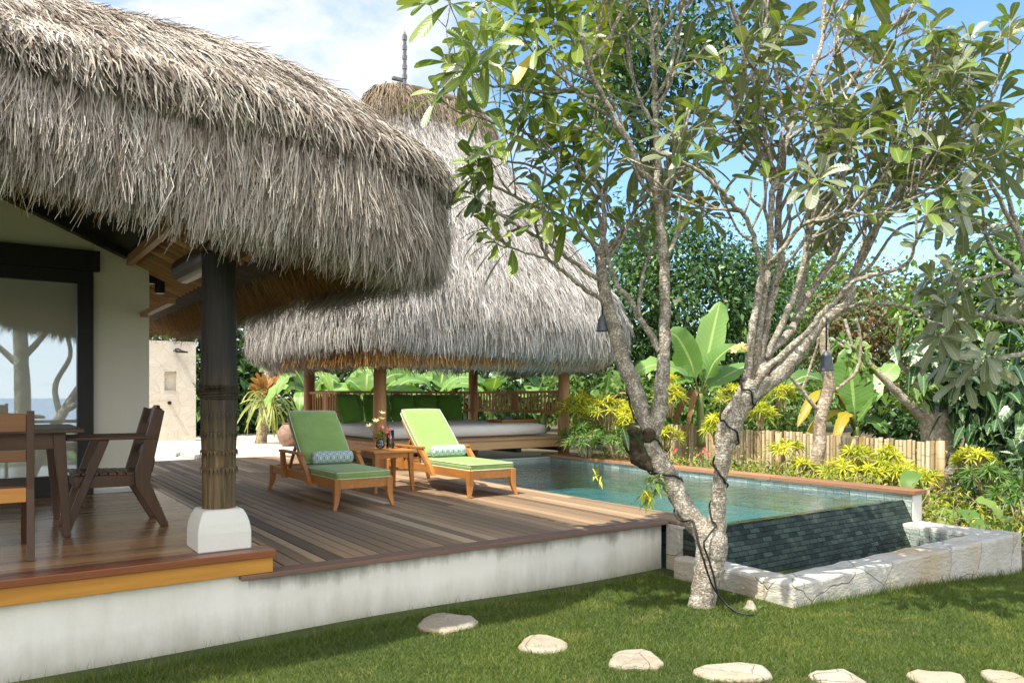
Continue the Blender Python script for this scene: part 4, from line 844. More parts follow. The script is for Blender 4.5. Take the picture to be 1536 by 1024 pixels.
mb.box(X-.42, X+.42, Y-.26, Y+.26, 1.058, 1.075); mb.build('tray_base', M_teak[0], tray, bevel=.003)
mb = MB()
for a in ((X-.42, X+.42, Y-.26, Y-.24), (X-.42, X+.42, Y+.24, Y+.26), (X-.42, X-.40, Y-.24, Y+.24), (X+.40, X+.42, Y-.24, Y+.24)): mb.box(*a, 1.075, 1.115)
mb.build('tray_rim', M_teak[0], tray, bevel=.003)
mb = MB(); mb.lathe([(.05, 0), (.10, .03), (.11, .06), (.10, .06), (.05, .02)], 18, (X+.15, Y+.02, 1.076)); tag(mb.build('bowl', m_plain('dark_bowl', (.12, .05, .025), .4), smooth=True), 'small brown bowl standing on the daybed tray', 'bowl')
mb = MB(); mb.box(X-.25, X-.02, Y-.10, Y+.10, 1.076, 1.10); mb.cur = .2; mb.box(X-.24, X-.04, Y-.08, Y+.09, 1.1005, 1.15); tag(mb.build('folded_cloth', m_fabric('blue_grey_cloth', (.14, .17, .30)), bevel=.015), 'folded blue grey cloth lying on the daybed tray', 'cloth')

# ------------------------------------------------------------------ sun loungers
def lounger(x0, y0, label, hx, ang, LB):
    r = thing('sun_lounger', label, 'sun lounger', (x0+.315, y0+1.05, .42), 'two green sun loungers on the deck')
    W_, L_ = .63, 2.10; D0 = .42
    def T(x, y, z): return (x0+x, y0+y, D0+z)
    mb = MB()
    mb.cur = .5
    for xs in (0.012, W_-.047): mb.box(x0+xs, x0+xs+.035, y0+.06, y0+L_-.06, D0+.205, D0+.30)
    mb.cur = .75; mb.box(x0+.06, x0+W_-.06, y0+.012, y0+.047, D0+.205, D0+.30); mb.cur = .4; mb.box(x0+.06, x0+W_-.06, y0+L_-.047, y0+L_-.012, D0+.205, D0+.30)
    mb.build('frame', M_teak[1], r, bevel=.004)
    mb = MB(); k = .07
    while k < 2.02: mb.box(x0+.048, x0+W_-.048, y0+k, y0+k+.055, D0+.262, D0+.284, rnd=random.random()); k += .075 if k < 1.0 else .11
    mb.build('slat_bed', M_teak[0], r, bevel=.003)
    for sx in (0, 1):
        for sy in (0, 1):
            mb = MB(); vs = []; st = [(0.302, .0, .066), (.20, .0, .066), (.13, .001, .060), (.06, -.006, .046), (0.0, -.018, .034)]
            for z, off, wd in st:
                xa = (off) if sx == 0 else W_-wd-off; ya = off if sy == 0 else L_-wd-off
                vs += [T(xa, ya, z), T(xa+wd, ya, z), T(xa+wd, ya+wd, z), T(xa, ya+wd, z)]
            fs = [(4*i+j, 4*i+(j+1) % 4, 4*i+4+(j+1) % 4, 4*i+4+j) for i in range(4) for j in range(4)] + [(0, 1, 2, 3), (19, 18, 17, 16)]
            mb.add(vs, fs, rnd=random.random()); mb.build('leg', M_teak[2], r, bevel=.005)
    yb, y0 = y0, y0 + hx - 1.02
    for sx in (-.035, W_-.012):
        mb = MB(); xa = x0+sx; th = .047
        def bar2(p, q, h, w0=th, rnd=.5): mb.bar((xa+th/2, y0+p[0], D0+p[1]), (xa+th/2, y0+q[0], D0+q[1]), w0, h, rnd=rnd)
        mb.prism([(y0+.62, D0+.19), (y0+.72, D0+.19), (y0+.80, D0+.30), (y0+1.03, D0+.487), (y0+.93, D0+.487), (y0+.71, D0+.30)], xa, xa+th, 'x', rnd=.7)
        mb.box(xa-.006, xa+th+.006, y0+.91, y0+1.62, D0+.488, D0+.515, rnd=.5)
        mb.prism([(y0+1.44, D0+.20), (y0+1.53, D0+.20), (y0+1.60, D0+.487), (y0+1.53, D0+.487)], xa, xa+th, 'x', rnd=.4)
        mb.build('armrest', M_teak[1], r, bevel=.004)
    y0 = yb
    hz_ = .335; ct, st_ = math.cos(ang), math.sin(ang)
    def B(l, n_): return (hx + l*st_ + n_*ct, hz_ + l*ct - n_*st_)      # along the back, n_ behind it
    mb = MB()
    for sx in (.06, W_-.10): 
        a, b = B(-.02, .055), B(LB, .055); mb.bar(T(sx+.02, a[0], a[1]), T(sx+.02, b[0], b[1]), .035, .035, up=(1, 0, 0))
    for k in range(8):
        a = B(.04 + k*.095, .04); mb.bar(T(.08, a[0], a[1]), T(W_-.08, a[0], a[1]), .012, .055, up=(0, st_, ct))
    a, b = B(.5, .08), (hx + .72, .25); mb.bar(T(.12, a[0], a[1]), T(.12, b[0], b[1]), .03, .03); mb.bar(T(W_-.12, a[0], a[1]), T(W_-.12, b[0], b[1]), .03, .03)
    mb.build('backrest_frame', M_teak[0], r, bevel=.003)
    cushion('seat_cushion', M_lime_f, W_-.045, hx+.02, .095, r, .12, .02, T(W_/2, (hx+.02)/2+.005, .333), (0, 0, 0), M_pipe, nx=14, ny=20)
    c = B(LB/2+.02, -.035)
    cushion('back_cushion', M_lime_f, W_-.06, LB+.06, .095, r, .12, .03, T(W_/2, c[0], c[1]+.02), (PI/2-ang, 0, 0), M_pipe, nx=14, ny=16)
    return r
lounger(2.81, 7.13, 'sun lounger with lime cushions standing in the roof shade nearest the palm column', 1.02, R_(44), .72)
lounger(4.365, 7.15, 'sunlit lounger with bright lime cushions standing beside the pool edge', 1.16, R_(48), .78)
for i, (x_, y_) in enumerate(((3.075, 8.00), (4.63, 8.16))):
    mb = MB(); prof = [(0.0, -.225), (.052, -.224), (.066, -.214), (.069, -.19)] + [(.069+.0015*math.sin(k), -.19+.38*k/8) for k in range(1, 8)] + [(.069, .19), (.066, .214), (.052, .224), (0, .225)]
    mb.lathe(prof, 26, (0, 0, 0), close=False); mb.v = [(z, y, -x) for x, y, z in mb.v]
    o = mb.build('bolster', M_bolster, None, smooth=True); o.location = (x_+.05, y_, .42+.455); o.rotation_euler = (0, 0, random.uniform(-.05, .05))
    tag(o, ['blue white patterned bolster on the shaded green lounger', 'blue white patterned bolster on the sunlit lounger by the pool'][i], 'bolster', 'patterned bolsters')
# side table, vase, candle glass
st = thing('side_table', 'small square teak side table standing between the two loungers', 'side table', (3.93, 8.37, .42))
mb = MB()
for k in range(5): mb.box(3.66, 4.20, 8.09+k*.112, 8.09+k*.112+.109, .885, .912, rnd=random.random())
mb.build('tabletop', M_teak[0], st, bevel=.003)
mb = MB(); mb.box(3.70, 4.16, 8.125, 8.15, .82, .884); mb.box(3.70, 4.16, 8.59, 8.615, .82, .884); mb.box(3.69, 3.715, 8.15, 8.59, .82, .884); mb.box(4.145, 4.17, 8.15, 8.59, .82, .884); mb.build('apron', M_teak[0], st, bevel=.003)
for sx in (0, 1):
    for sy in (0, 1):
        xa, ya = (3.685, 4.175)[sx], (8.11, 8.63)[sy]; ox, oy = (1, -1)[sx], (1, -1)[sy]
        mb = MB(); mb.bar((xa+ox*.03, ya+oy*.03, .884), (xa+ox*.005, ya+oy*.005, .42), .062, .062, up=(0, 1, 0), w2=.034, h2=.034, rnd=random.random()); mb.build('leg', M_teak[2], st, bevel=.004)
vx, vy, vz = 3.90, 8.44, .9125
vase = thing('vase', 'small round clear glass vase on the teak side table', 'vase', (vx, vy, vz))
mb = MB(); mb.lathe([(0.028, 0), (.045, .015), (.056, .045), (.050, .075), (.036, .10), (.044, .125), (.041, .125), (.033, .10), (.047, .075), (.052, .045), (.041, .018), (0.001, .012)], 24, (vx, vy, vz)); mb.build('glass', M_glass, vase, smooth=True)
mb = MB(); mb.lathe([(0.038, .0155), (.050, .045), (.046, .070)], 24, (vx, vy, vz)); mb.build('vase_water', M_glass, vase, smooth=True)
bq = thing('bouquet', 'loose bouquet of pale lilies, red flowers and green leaves in the glass vase', 'bouquet', (vx, vy, vz+.1))
def stem_pts(p, q, k=5): return [Vector(p).lerp(Vector(q), t/k) + Vector((0, 0, .02*math.sin(PI*t/k))) for t in range(k+1)]
tips = [(-.13, .02, .27, 'w'), (-.07, -.03, .33, 'w'), (.02, .0, .42, 'w'), (.03, .03, .35, 'w'), (.10, -.02, .24, 'r'), (.05, -.05, .20, 'r'), (.12, .04, .20, 'r'), (-.03, -.06, .18, 'g'), (-.08, .05, .16, 'g'), (.09, -.06, .14, 'r'), (0, -.03, .26, 'p'), (.14, .0, .28, 'g')]
mb = MB()
for t in tips: mb.tube(stem_pts((vx+t[0]*.1, vy+t[1]*.1, vz+.03), (vx+t[0], vy+t[1], vz+t[2])), .003, 5)
mb.build('flower_stem', M_gstem, bq, smooth=True)
def flower(name, P, ax, size, n, mat_, parent, open_=.8, w=.45):
    ax = Vector(ax).normalized(); a = ax.orthogonal().normalized(); b = ax.cross(a); ph = random.random()*6
    Pn = np.array([P]*n); Dn = []
    for k in range(n):
        th = 2*PI*k/n+ph; Dn.append(ax*(1.2-open_) + (a*math.cos(th)+b*math.sin(th))*open_)
    Dn = np.array(Dn); return Pn, Dn, np.array([ax]*n), np.full(n, size), np.full(n, size*w), mat_
def flowers(name, items, mat_, parent, shape='obovate', droop=.15):
    P, D, U, L, W = [np.concatenate([it[k] for it in items]) for k in range(5)]
    return leaves(name, P, D, U, L, W, mat_, parent, shape, 3, .25, droop)
for t in tips:
    if t[3] == 'w': flowers('lily', [flower('', (vx+t[0], vy+t[1], vz+t[2]), (t[0]*3+.01, t[1]*3-.3, .7), .062, 6, None, None, .7, .36)], M_petal_y, bq, 'lance')
for t in tips:
    if t[3] in 'rp': flowers('red_flower', [flower('', (vx+t[0], vy+t[1], vz+t[2]), (t[0]*2, t[1]*2-.5, .5), .036, 12, None, None, .8, .5)], M_petal_r, bq)
n = 46; P = np.array([(vx+random.uniform(-.05, .05), vy+random.uniform(-.05, .05), vz+random.uniform(.11, .2)) for _ in range(n)]); D = rdir(n); D[:, 2] = np.abs(D[:, 2])*.6+.1
leaves('bouquet_leaf', P, D, np.tile([0, 0, 1.], (n, 1)), rng.uniform(.06, .12, n), rng.uniform(.018, .034, n), M_spear, bq, 'lance', 3, .2, .3)
cg = thing('candle_holder', 'clear cylinder candle glass standing next to the flower vase', 'candle holder', (4.06, 8.50, .9125))
mb = MB(); mb.lathe([(.046, 0), (.048, .004), (.048, .22), (.044, .22), (.044, .008), (0.001, .008)], 24, (4.06, 8.50, .9125)); mb.build('glass', M_glass, cg, smooth=True)
mb = MB(); mb.lathe([(.030, 0), (.030, .075), (.027, .08), (0.001, .078)], 20, (4.06, 8.50, .9215)); mb.build('candle', m_plain('cream_wax', (.72, .70, .64), .5), cg, smooth=True)

# ------------------------------------------------------------------ dining set on the veranda
dt = thing('dining_table', 'dark wooden dining table with splayed legs in front of the window', 'table', (-.45, 6.55, .565))
Z0 = .566
mb = MB()
for k in range(8): mb.box(-1.55, .555, 6.0+k*.1425, 6.0+k*.1425+.140, Z0+.722, Z0+.75, rnd=random.random())
mb.build('tabletop', M_dark[0], dt, bevel=.003)
mb = MB(); mb.box(-1.4, .43, 6.09, 6.115, Z0+.61, Z0+.721); mb.box(-1.4, .43, 7.03, 7.055, Z0+.61, Z0+.721); mb.box(.43, .455, 6.115, 7.03, Z0+.61, Z0+.721); mb.box(-1.425, -1.4, 6.115, 7.03, Z0+.61, Z0+.721); mb.build('apron', M_dark[0], dt, bevel=.003)
for x_, y_, dx, dy in ((.41, 6.10, .05, -.01), (.41, 7.04, .05, .01), (-1.38, 6.10, -.05, -.01), (-1.38, 7.04, -.05, .01)):
    mb = MB(); mb.bar((x_, y_, Z0+.72), (x_+dx, y_+dy, Z0), .075, .07, up=(0, 1, 0), w2=.045, h2=.045, rnd=random.random()); mb.build('leg', M_dark[2], dt, bevel=.004)
ch = thing('armchair', 'dark wooden armchair with boomerang back legs at the right end of the table', 'chair', (.85, 6.45, .565), 'dining chairs')
YA, YB = 6.20, 6.70; th = .042
for yy in (YA, YB-th):
    mb = MB()                               # back post that kinks at the seat: one bent board per side
    mb.prism([(1.075, Z0), (1.135, Z0), (1.005, Z0+.335), (1.02, Z0+.44), (1.105, Z0+.865), (1.035, Z0+.89), (.90, Z0+.40), (.905, Z0+.31)], yy, yy+th, 'y', rnd=random.random()); mb.build('leg', M_dark[2], ch, bevel=.006)
    mb = MB(); mb.prism([(.435, Z0), (.485, Z0), (.735, Z0+.655), (.665, Z0+.655)], yy, yy+th, 'y', rnd=random.random()); mb.build('leg', M_dark[2], ch, bevel=.005)
    mb = MB(); mb.box(.46, 1.06, yy-.012, yy+th+.012, Z0+.656, Z0+.682, rnd=.5); mb.build('armrest', M_dark[0], ch, bevel=.006)
mb = MB(); mb.cur = .6
for yy in (YA+th+.001, YB-2*th-.001): mb.box(.53, .96, yy, yy+.028, Z0+.31, Z0+.40)
mb.box(.515, .55, YA+th, YB-th, Z0+.32, Z0+.405); mb.build('seat_frame', M_dark[0], ch, bevel=.004)
mb = MB()
for k in range(8): mb.box(.50+k*.058, .50+k*.058+.05, YA+.02, YB-.02, Z0+.406-k*.002, Z0+.424-k*.002, rnd=random.random())
mb.build('seat', M_dark[1], ch, bevel=.003)
mb = MB()
def back_at(z): return .945 + (z-.40)*(1.07-.945)/.47
mb.prism([(YA+th-.005, Z0+.77), (YB-th+.005, Z0+.77), (YB-th+.005, Z0+.88), (YB-.14, Z0+.885), (YB-.18, Z0+.905), (YA+.18, Z0+.905), (YA+.14, Z0+.885), (YA+th-.005, Z0+.88)], 0, .024, 'x'); mb.v = [(p[0]+back_at(p[2]-Z0), p[1], p[2]) for p in mb.v]
a0 = len(mb.v); mb.box(0, .022, YA+th-.004, YB-th+.004, Z0+.53, Z0+.60); mb.v[a0:] = [(p[0]+back_at(p[2]-Z0), p[1], p[2]) for p in mb.v[a0:]]
mb.build('backrest', M_dark[1], ch, bevel=.005)
ch2 = thing('dining_chair', 'brown wooden chair with slatted back standing nearest the front veranda edge', 'chair', (-.02, 5.6, .565), 'dining chairs')
xr, xl = .215, -.27
for xx in (xr, xl):
    mb = MB(); mb.prism([(5.30, Z0), (5.345, Z0), (5.395, Z0+.40), (5.38, Z0+.885), (5.335, Z0+.885), (5.345, Z0+.42)], xx-.02, xx+.02, 'x', rnd=random.random()); mb.build('leg', M_dark[2], ch2, bevel=.004)
    mb = MB(); mb.bar((xx-.01, 5.86, Z0+.415), (xx-.012, 6.02, Z0), .045, .045, up=(1, 0, 0), w2=.032, h2=.032, rnd=.4); mb.build('leg', M_dark[2], ch2, bevel=.004)
mb = MB(); mb.cur = .9; mb.box(xl+.021, xr-.021, 5.345, 5.375, Z0+.345, Z0+.43); mb.cur = .5; mb.box(xl+.021, xr-.021, 5.86, 5.89, Z0+.345, Z0+.43); mb.box(xl-.012, xl+.02, 5.376, 5.87, Z0+.345, Z0+.42); mb.box(xr-.02, xr+.012, 5.376, 5.87, Z0+.345, Z0+.42); mb.build('seat_frame', M_teak[0], ch2, bevel=.004)
mb = MB()
for k in range(7): mb.box(xl+.005, xr-.005, 5.385+k*.07, 5.385+k*.07+.064, Z0+.421, Z0+.438, rnd=random.random())
mb.build('seat', M_dark[0], ch2, bevel=.003)
mb = MB(); mb.prism([(xl+.02, Z0+.76), (xr-.02, Z0+.76), (xr-.02, Z0+.865), ((xl+xr)/2, Z0+.885), (xl+.02, Z0+.865)], 5.345, 5.372, 'y', rnd=.5); mb.box(xl+.02, xr-.02, 5.348, 5.374, Z0+.585, Z0+.65, rnd=.3); mb.build('backrest', m_wood('brown_chair_wood', [(0, (0.05, 0.02, 0.008)), (0.5, (0.20, 0.085, 0.028)), (1, (0.32, 0.15, 0.05))], 0, 0.4, 1, .3, .1), ch2, bevel=.005)

# ------------------------------------------------------------------ shower wall, urn
sw = thing('shower_wall', 'tall free standing shower wall of pale crazy paved limestone with a niche', 'wall', (3.9, 21.2, .42))
mb = MB(); sx0, sx1, sy, szt = 3.25, 4.50, 21.05, 2.98
nx0, nx1, nz0, nz1 = 3.74, 4.03, 1.71, 2.20
for (a, b, c, d) in ((sx0, nx0, .38, szt), (nx1, sx1, .38, szt), (nx0, nx1, .38, nz0), (nx0, nx1, nz1, szt)): mb.box(a, b, sy, sy+.35, c, d)
mb.box(nx0-.01, nx1+.01, sy+.12, sy+.34, nz0-.01, nz1+.01)
mb.build('masonry', M_crazy, sw)
mb = MB(); mb.box(nx0-.02, nx1+.02, sy-.006, sy+.115, nz0-.03, nz0-.002); mb.build('niche_sill', M_lime, sw)
hp = at(268, 528, 19.5); mb = MB(); mb.lathe([(.06, 0), (.06, .02)], 16, (hp.x-.05, sy-.03, hp.z+.03)); mb.bar((hp.x-.05, sy, hp.z+.08), (hp.x-.05, sy-.28, hp.z+.08), .03, .03); mb.lathe([(.15, 0), (.15, .03), (.03, .06)], 18, (hp.x+.05, sy-.28, hp.z-.02)); mb.bar((hp.x-.05, sy-.28, hp.z+.08), (hp.x+.05, sy-.28, hp.z+.03), .03, .03); mb.build('shower_head', M_iron, sw)
kp = at(254, 604, 19.5); mb = MB(); mb.tube([(kp.x, sy+.01, kp.z), (kp.x, sy-.07, kp.z)], .045, 16); mb.build('tap_knob', M_iron, sw)
ux, uy = 5.78, 17.5
urn = thing('urn', 'round brown ribbed urn on the sand left of the shaded lounger', 'urn', (ux, uy, .42))
prof = []
for k in range(41):
    t = k/40; rr = .10 + .16*math.sin(PI*min(1, t*.82+.10))**1.1; prof.append((rr*(1+.018*(k % 2)), t*.50))
mb = MB(); mb.lathe(prof, 30, (ux, uy, .41)); mb.build('urn_body', m_plain('brown_clay', (.26, .16, .12), .6, 0, 12, .3), urn, smooth=False)
mb = MB(); mb.lathe([(.12, .50), (.14, .515), (.14, .535), (.11, .54), (.105, .50)], 30, (ux, uy, .41)); mb.build('rim', m_plain('dark_clay', (.13, .08, .06), .6), urn, smooth=True)

# ------------------------------------------------------------------ stepping stones
SS = [(670, 933, 84, 40, 'angular cream stepping stone nearest the white deck wall'), (815, 969, 82, 27, 'flat white stepping stone, second from the deck wall'), (953, 994, 88, 40, 'rounded white stepping stone, third from the deck wall'), (1103, 1010, 112, 40, 'large cream stepping stone below the frangipani trunk'),
      (1258, 1018, 82, 22, 'pale stepping stone below the corner of the stone basin'), (1410, 1022, 90, 20, 'beige stepping stone below the right part of the stone basin'), (1508, 1022, 56, 20, 'small pale stepping stone at the end of the row towards the right')]
for i, (u, v, wpx, hpx, lb) in enumerate(SS):
    c = flat(u, v, lawn_z(3, 3)); d = FX*c.x + FY*c.y; wr = wpx*d/FPX/2; hr = max(.16, hpx*d*d/FPX/EYE/2*.78); zc = lawn_z(c.x, c.y)
    rs = random.Random(40+i); m = 15; ang = [2*PI*k/m + rs.uniform(-.15, .15) for k in range(m)]; rad = [rs.uniform(.70, 1.14) for _ in range(m)]
    rad = [(rad[k-1]+2.2*rad[k]+rad[(k+1) % m])/4.2 + .10*math.cos(3*ang[k]+i)*.8 + .07*math.cos(2*ang[k]+2.1*i) for k in range(m)]
    mb = MB(); vs = []
    for s_, z_ in ((1.0, -.03), (1.02, .010), (.98, .024), (.88, .031), (.45, .033), (.15, .031)):
        for k in range(m):
            a, b = wr*rad[k]*s_*math.cos(ang[k]), hr*rad[k]*s_*math.sin(ang[k]); vs.append((c.x + FY*a + FX*b, c.y - FX*a + FY*b, zc + z_ + rs.uniform(-.004, .004)*(s_ < .98)))
    fs = [(j*m+k, j*m+(k+1) % m, (j+1)*m+(k+1) % m, (j+1)*m+k) for j in range(5) for k in range(m)] + [tuple(5*m+k for k in range(m)), tuple(m-1-k for k in range(m))]
    mb.add(vs, fs); tag(mb.build('stepping_stone', M_step, smooth=False, bevel=.008), lb, 'stepping stone', 'stepping stones across the lawn')
c = flat(1125, 914, 0); mb = MB(); mb.lathe([(.035, 0), (.05, .02), (.035, .05), (.012, .085), (0.002, .09)], 9, c); mb.v = [(p[0]+random.uniform(-.008, .008), p[1]+random.uniform(-.008, .008), p[2]-.02) for p in mb.v]
tag(mb.build('small_rock', M_step), 'small pointed rock in the grass by the basin corner', 'rock')
n = 7; P = np.tile([c.x+.03, c.y+.02, 0.0], (n, 1)) + rng.normal(0, .02, (n, 3))*[1, 1, 0]; D = rdir(n); D[:, 2] = np.abs(D[:, 2])*.6+.5
tag(leaves('seedling', P, D, np.tile([0, 0, 1.], (n, 1)), rng.uniform(.08, .15, n), rng.uniform(.03, .05, n), M_spear, None, 'lance', 4, .2, .5), 'small leafy seedling beside the little rock in the grass', 'seedling')
# ------------------------------------------------------------------ the big frangipani
tree = thing('frangipani_tree', 'large forked frangipani tree with lichen grey branches growing beside the stone basin', 'tree', flat(1056, 908, 0))
TB = MB(); TIPS = []; LIMBS = {}
def limb(key, pts, r0, r1, d0, d1, tip=True, rads=None, mbx=None, nside=9):
    k = len(pts); ds = [d0 + (d1-d0)*i/(k-1) for i in range(k)]
    W3 = [at(u, v, d) for (u, v), d in zip(pts, ds)]
    rr = [ (rads[i] if rads else .70*(r0 + (r1-r0)*i/(k-1))) * ds[i]/FPX for i in range(k)]
    P = catmull(W3, 4); Rr = lerp_list(rr, 4)
    for i in range(1, len(P)-1): P[i] = P[i] + Vector([random.gauss(0, .004) for _ in range(3)])
    (mbx or TB).tube(P, Rr, nside, jit=.16)
    LIMBS[key] = (P, Rr)
    if tip: TIPS.append((P[-1], (P[-1]-P[-4]).normalized(), Rr[-1], key))
limb('base', [(1052, 918), (1055, 895), (1060, 865), (1066, 838), (1068, 812), (1066, 792)], 0, 0, 5.6, 5.6, False, [22, 19, 20, 23, 24, 18], nside=16)
limb('right', [(1066, 822), (1077, 772), (1079, 740), (1081, 708), (1086, 675), (1095, 642), (1106, 614), (1120, 592), (1130, 570)], 0, 0, 5.6, 5.42, False, [18, 12, 10.8, 10.4, 14, 18.5, 16.5, 16, 12], nside=14)
limb('left', [(1066, 815), (1054, 798), (1035, 772), (1016, 741), (997, 708), (980, 686), (966, 667), (956, 654)], 0, 0, 5.6, 5.74, False, [20, 17, 15, 14.5, 15, 17.5, 20, 13], nside=14)
limb('a', [(962, 668), (969, 643), (960, 610), (950, 577), (936, 544), (927, 511), (915, 474), (907, 436), (902, 400), (899, 372)], 15, 8, 5.74, 6.0, False, [15, 13, 12.5, 12.5, 11.5, 10.5, 10.5, 9, 8, 7], nside=12)
limb('b', [(962, 672), (980, 645), (990, 612), (993, 570), (996, 530), (997, 488), (997, 434), (996, 399), (992, 352), (988, 310), (984, 276)], 12, 7, 5.74, 5.6, False, [13, 12.5, 11.5, 10.5, 9.5, 8.5, 8, 7.8, 7.5, 7, 6.8], nside=12)
limb('a1', [(899, 376), (906, 345), (905, 310), (897, 285), (873, 258), (860, 236)], 6.5, 3.2, 6.0, 5.9)
limb('a2', [(908, 452), (885, 438), (862, 421), (840, 402), (821, 386), (809, 360), (803, 335)], 5, 3, 5.92, 5.45)
limb('a3', [(912, 424), (885, 412), (868, 398), (845, 382), (821, 363), (777, 339), (743, 316)], 5, 3, 5.95, 5.35)
limb('a4', [(822, 388), (792, 380), (762, 370)], 2.8, 2.2, 5.5, 5.35)
limb('a5', [(822, 380), (818, 345), (816, 319), (812, 283)], 3.2, 2.4, 5.5, 5.6)
limb('a6', [(900, 376), (926, 357), (944, 336), (973, 319), (985, 298), (990, 270)], 5, 3, 6.0, 6.35)
limb('a7', [(899, 380), (882, 360), (844, 330), (821, 319), (790, 305), (760, 288), (730, 275)], 5, 2.6, 6.0, 5.5)
limb('a8', [(846, 332), (840, 295), (838, 267), (832, 229), (800, 206), (780, 196)], 4, 2.6, 5.9, 5.5)
limb('a9', [(837, 275), (806, 252), (770, 243), (733, 234)], 3, 2.2, 5.8, 5.4)
limb('a10', [(905, 305), (910, 280), (893, 250), (880, 215), (884, 190)], 3.6, 2.6, 5.95, 6.2)
limb('u', [(985, 288), (972, 268), (961, 255), (941, 211), (914, 164), (897, 132), (882, 97), (870, 38), (859, 0), (850, -50)], 8, 4.5, 5.6, 5.15)
limb('u1', [(899, 148), (880, 142), (867, 135), (838, 114), (815, 95)], 4, 2.8, 5.3, 4.9)
limb('u2', [(880, 143), (856, 138), (806, 138), (768, 132), (730, 126), (692, 105)], 3, 2.2, 5.25, 4.85)
limb('u3', [(874, 50), (850, 40), (812, 32), (771, 20)], 4, 3, 5.2, 4.9)
limb('u4', [(882, 97), (906, 68), (925, 35), (940, 0), (950, -40)], 4.5, 3.2, 5.3, 5.6)
limb('u5', [(914, 164), (905, 190), (880, 195), (850, 180), (835, 165)], 3.2, 2.4, 5.45, 5.9)
limb('u6', [(836, 236), (812, 224), (790, 212), (760, 196), (729, 179), (684, 166), (653, 141)], 3.2, 2.3, 5.7, 5.0)
limb('u7', [(941, 211), (928, 175), (905, 120), (900, 80)], 3.4, 2.6, 5.5, 6.1)
limb('b2', [(984, 280), (987, 240), (984, 205), (982, 160), (982, 132), (980, 90), (978, 50), (985, 10), (990, -40)], 7.5, 4, 5.6, 5.75)
limb('b3', [(998, 390), (1018, 348), (1030, 317), (1032, 294), (1039, 259), (1048, 223), (1066, 182), (1090, 148)], 5, 3, 5.62, 6.0)
limb('b4', [(987, 306), (1000, 275), (1011, 256), (1016, 236), (1020, 205)], 4.2, 3, 5.6, 5.3)
limb('b5', [(990, 528), (975, 500), (958, 477), (945, 450), (926, 430), (915, 400), (908, 365), (894, 303), (880, 275)], 8, 3.5, 5.68, 6.1)
limb('b6', [(957, 474), (960, 440), (967, 400), (981, 372), (990, 340), (1000, 310)], 4.2, 2.8, 5.75, 6.4)
limb('b7', [(982, 150), (1000, 120), (1010, 80), (1019, 50), (1022, 10), (1030, -40)], 4.2, 3, 5.65, 5.9)
limb('b8', [(983, 190), (965, 160), (950, 120), (942, 80), (930, 50)], 4, 2.8, 5.6, 5.9)
limb('c0', [(1143, 408), (1132, 364), (1120, 329), (1104, 310), (1085, 289), (1057, 264), (1030, 246), (1010, 233)], 5.5, 3.6, 5.4, 4.8)
limb('c1', [(1119, 572), (1123, 540), (1126, 514), (1131, 476), (1141, 425), (1144, 403)], 9, 7.5, 5.42, 5.4, False)
limb('c2', [(1144, 405), (1157, 393), (1170, 379), (1202, 340), (1238, 326), (1276, 317)], 6, 4, 5.4, 4.95)
limb('d', [(1127, 570), (1136, 510), (1141, 470), (1150, 420), (1153, 387), (1156, 332), (1158, 288), (1166, 264), (1145, 234), (1133, 211), (1122, 164), (1117, 88), (1107, 35), (1095, 0), (1088, -40)], 9, 3.6, 5.45, 5.6)
limb('d1', [(1119, 130), (1132, 95), (1146, 50), (1150, 15)], 3.6, 2.6, 5.6, 5.8)
limb('d2', [(1164, 268), (1170, 220), (1174, 170), (1165, 120), (1158, 60), (1150, 0)], 4.5, 3, 5.55, 6.2)
limb('e', [(1133, 572), (1141, 527), (1149, 484), (1159, 443), (1166, 415), (1172, 385), (1167, 341), (1170, 297), (1176, 235), (1186, 190), (1198, 152), (1212, 117), (1233, 64), (1236, 15), (1238, -40)], 10, 4, 5.45, 5.95)
limb('f', [(1138, 565), (1152, 532), (1182, 502), (1197, 474), (1202, 438), (1208, 390), (1212, 345), (1225, 290), (1240, 250), (1246, 215)], 10, 3.4, 5.42, 6.2)
limb('g', [(1150, 537), (1159, 514), (1177, 476), (1192, 443), (1197, 428), (1205, 390), (1215, 330), (1230, 250), (1251, 205), (1280, 140), (1306, 111)], 8, 3.2, 5.45, 5.4)
limb('h', [(1132, 580), (1155, 548), (1177, 527), (1213, 499), (1233, 471), (1256, 448), (1276, 425), (1305, 414), (1349, 402), (1367, 385), (1375, 358)], 8, 3.4, 5.4, 4.9)
limb('i', [(1120, 596), (1134, 585), (1150, 573), (1167, 562), (1185, 542), (1203, 522), (1228, 486), (1258, 466), (1274, 446), (1278, 420), (1287, 399), (1305, 364), (1320, 329), (1343, 291), (1364, 267), (1382, 240), (1403, 226), (1425, 205), (1441, 190), (1462, 172), (1485, 155)], 0, 0, 5.42, 5.95, True, [13, 14, 13, 12.5, 11.5, 10.5, 9.5, 8.5, 7.5, 6.5, 6, 5.5, 5, 4.8, 4.5, 4.1, 3.7, 3.4, 3, 2.6, 2.4])
limb('j', [(1198, 478), (1215, 440), (1226, 423), (1241, 399), (1258, 373), (1267, 332), (1285, 300), (1302, 288), (1330, 250), (1352, 200), (1365, 161), (1380, 120)], 7, 3, 5.55, 6.3)
limb('k', [(1258, 466), (1280, 460), (1305, 455), (1358, 459), (1381, 475)], 4.5, 3, 5.6, 5.1)
limb('l', [(1211, 350), (1222, 300), (1230, 230), (1250, 170), (1280, 117), (1324, 53), (1377, 0), (1395, -30)], 5, 3.6, 5.95, 6.2)
limb('m', [(1340, 295), (1370, 240), (1382, 205), (1394, 146), (1403, 91)], 3.8, 2.6, 5.8, 5.6)
limb('n', [(1305, 364), (1325, 290), (1340, 185), (1365, 161), (1418, 129), (1470, 79), (1500, 60)], 3.6, 2.2, 5.8, 6.0)
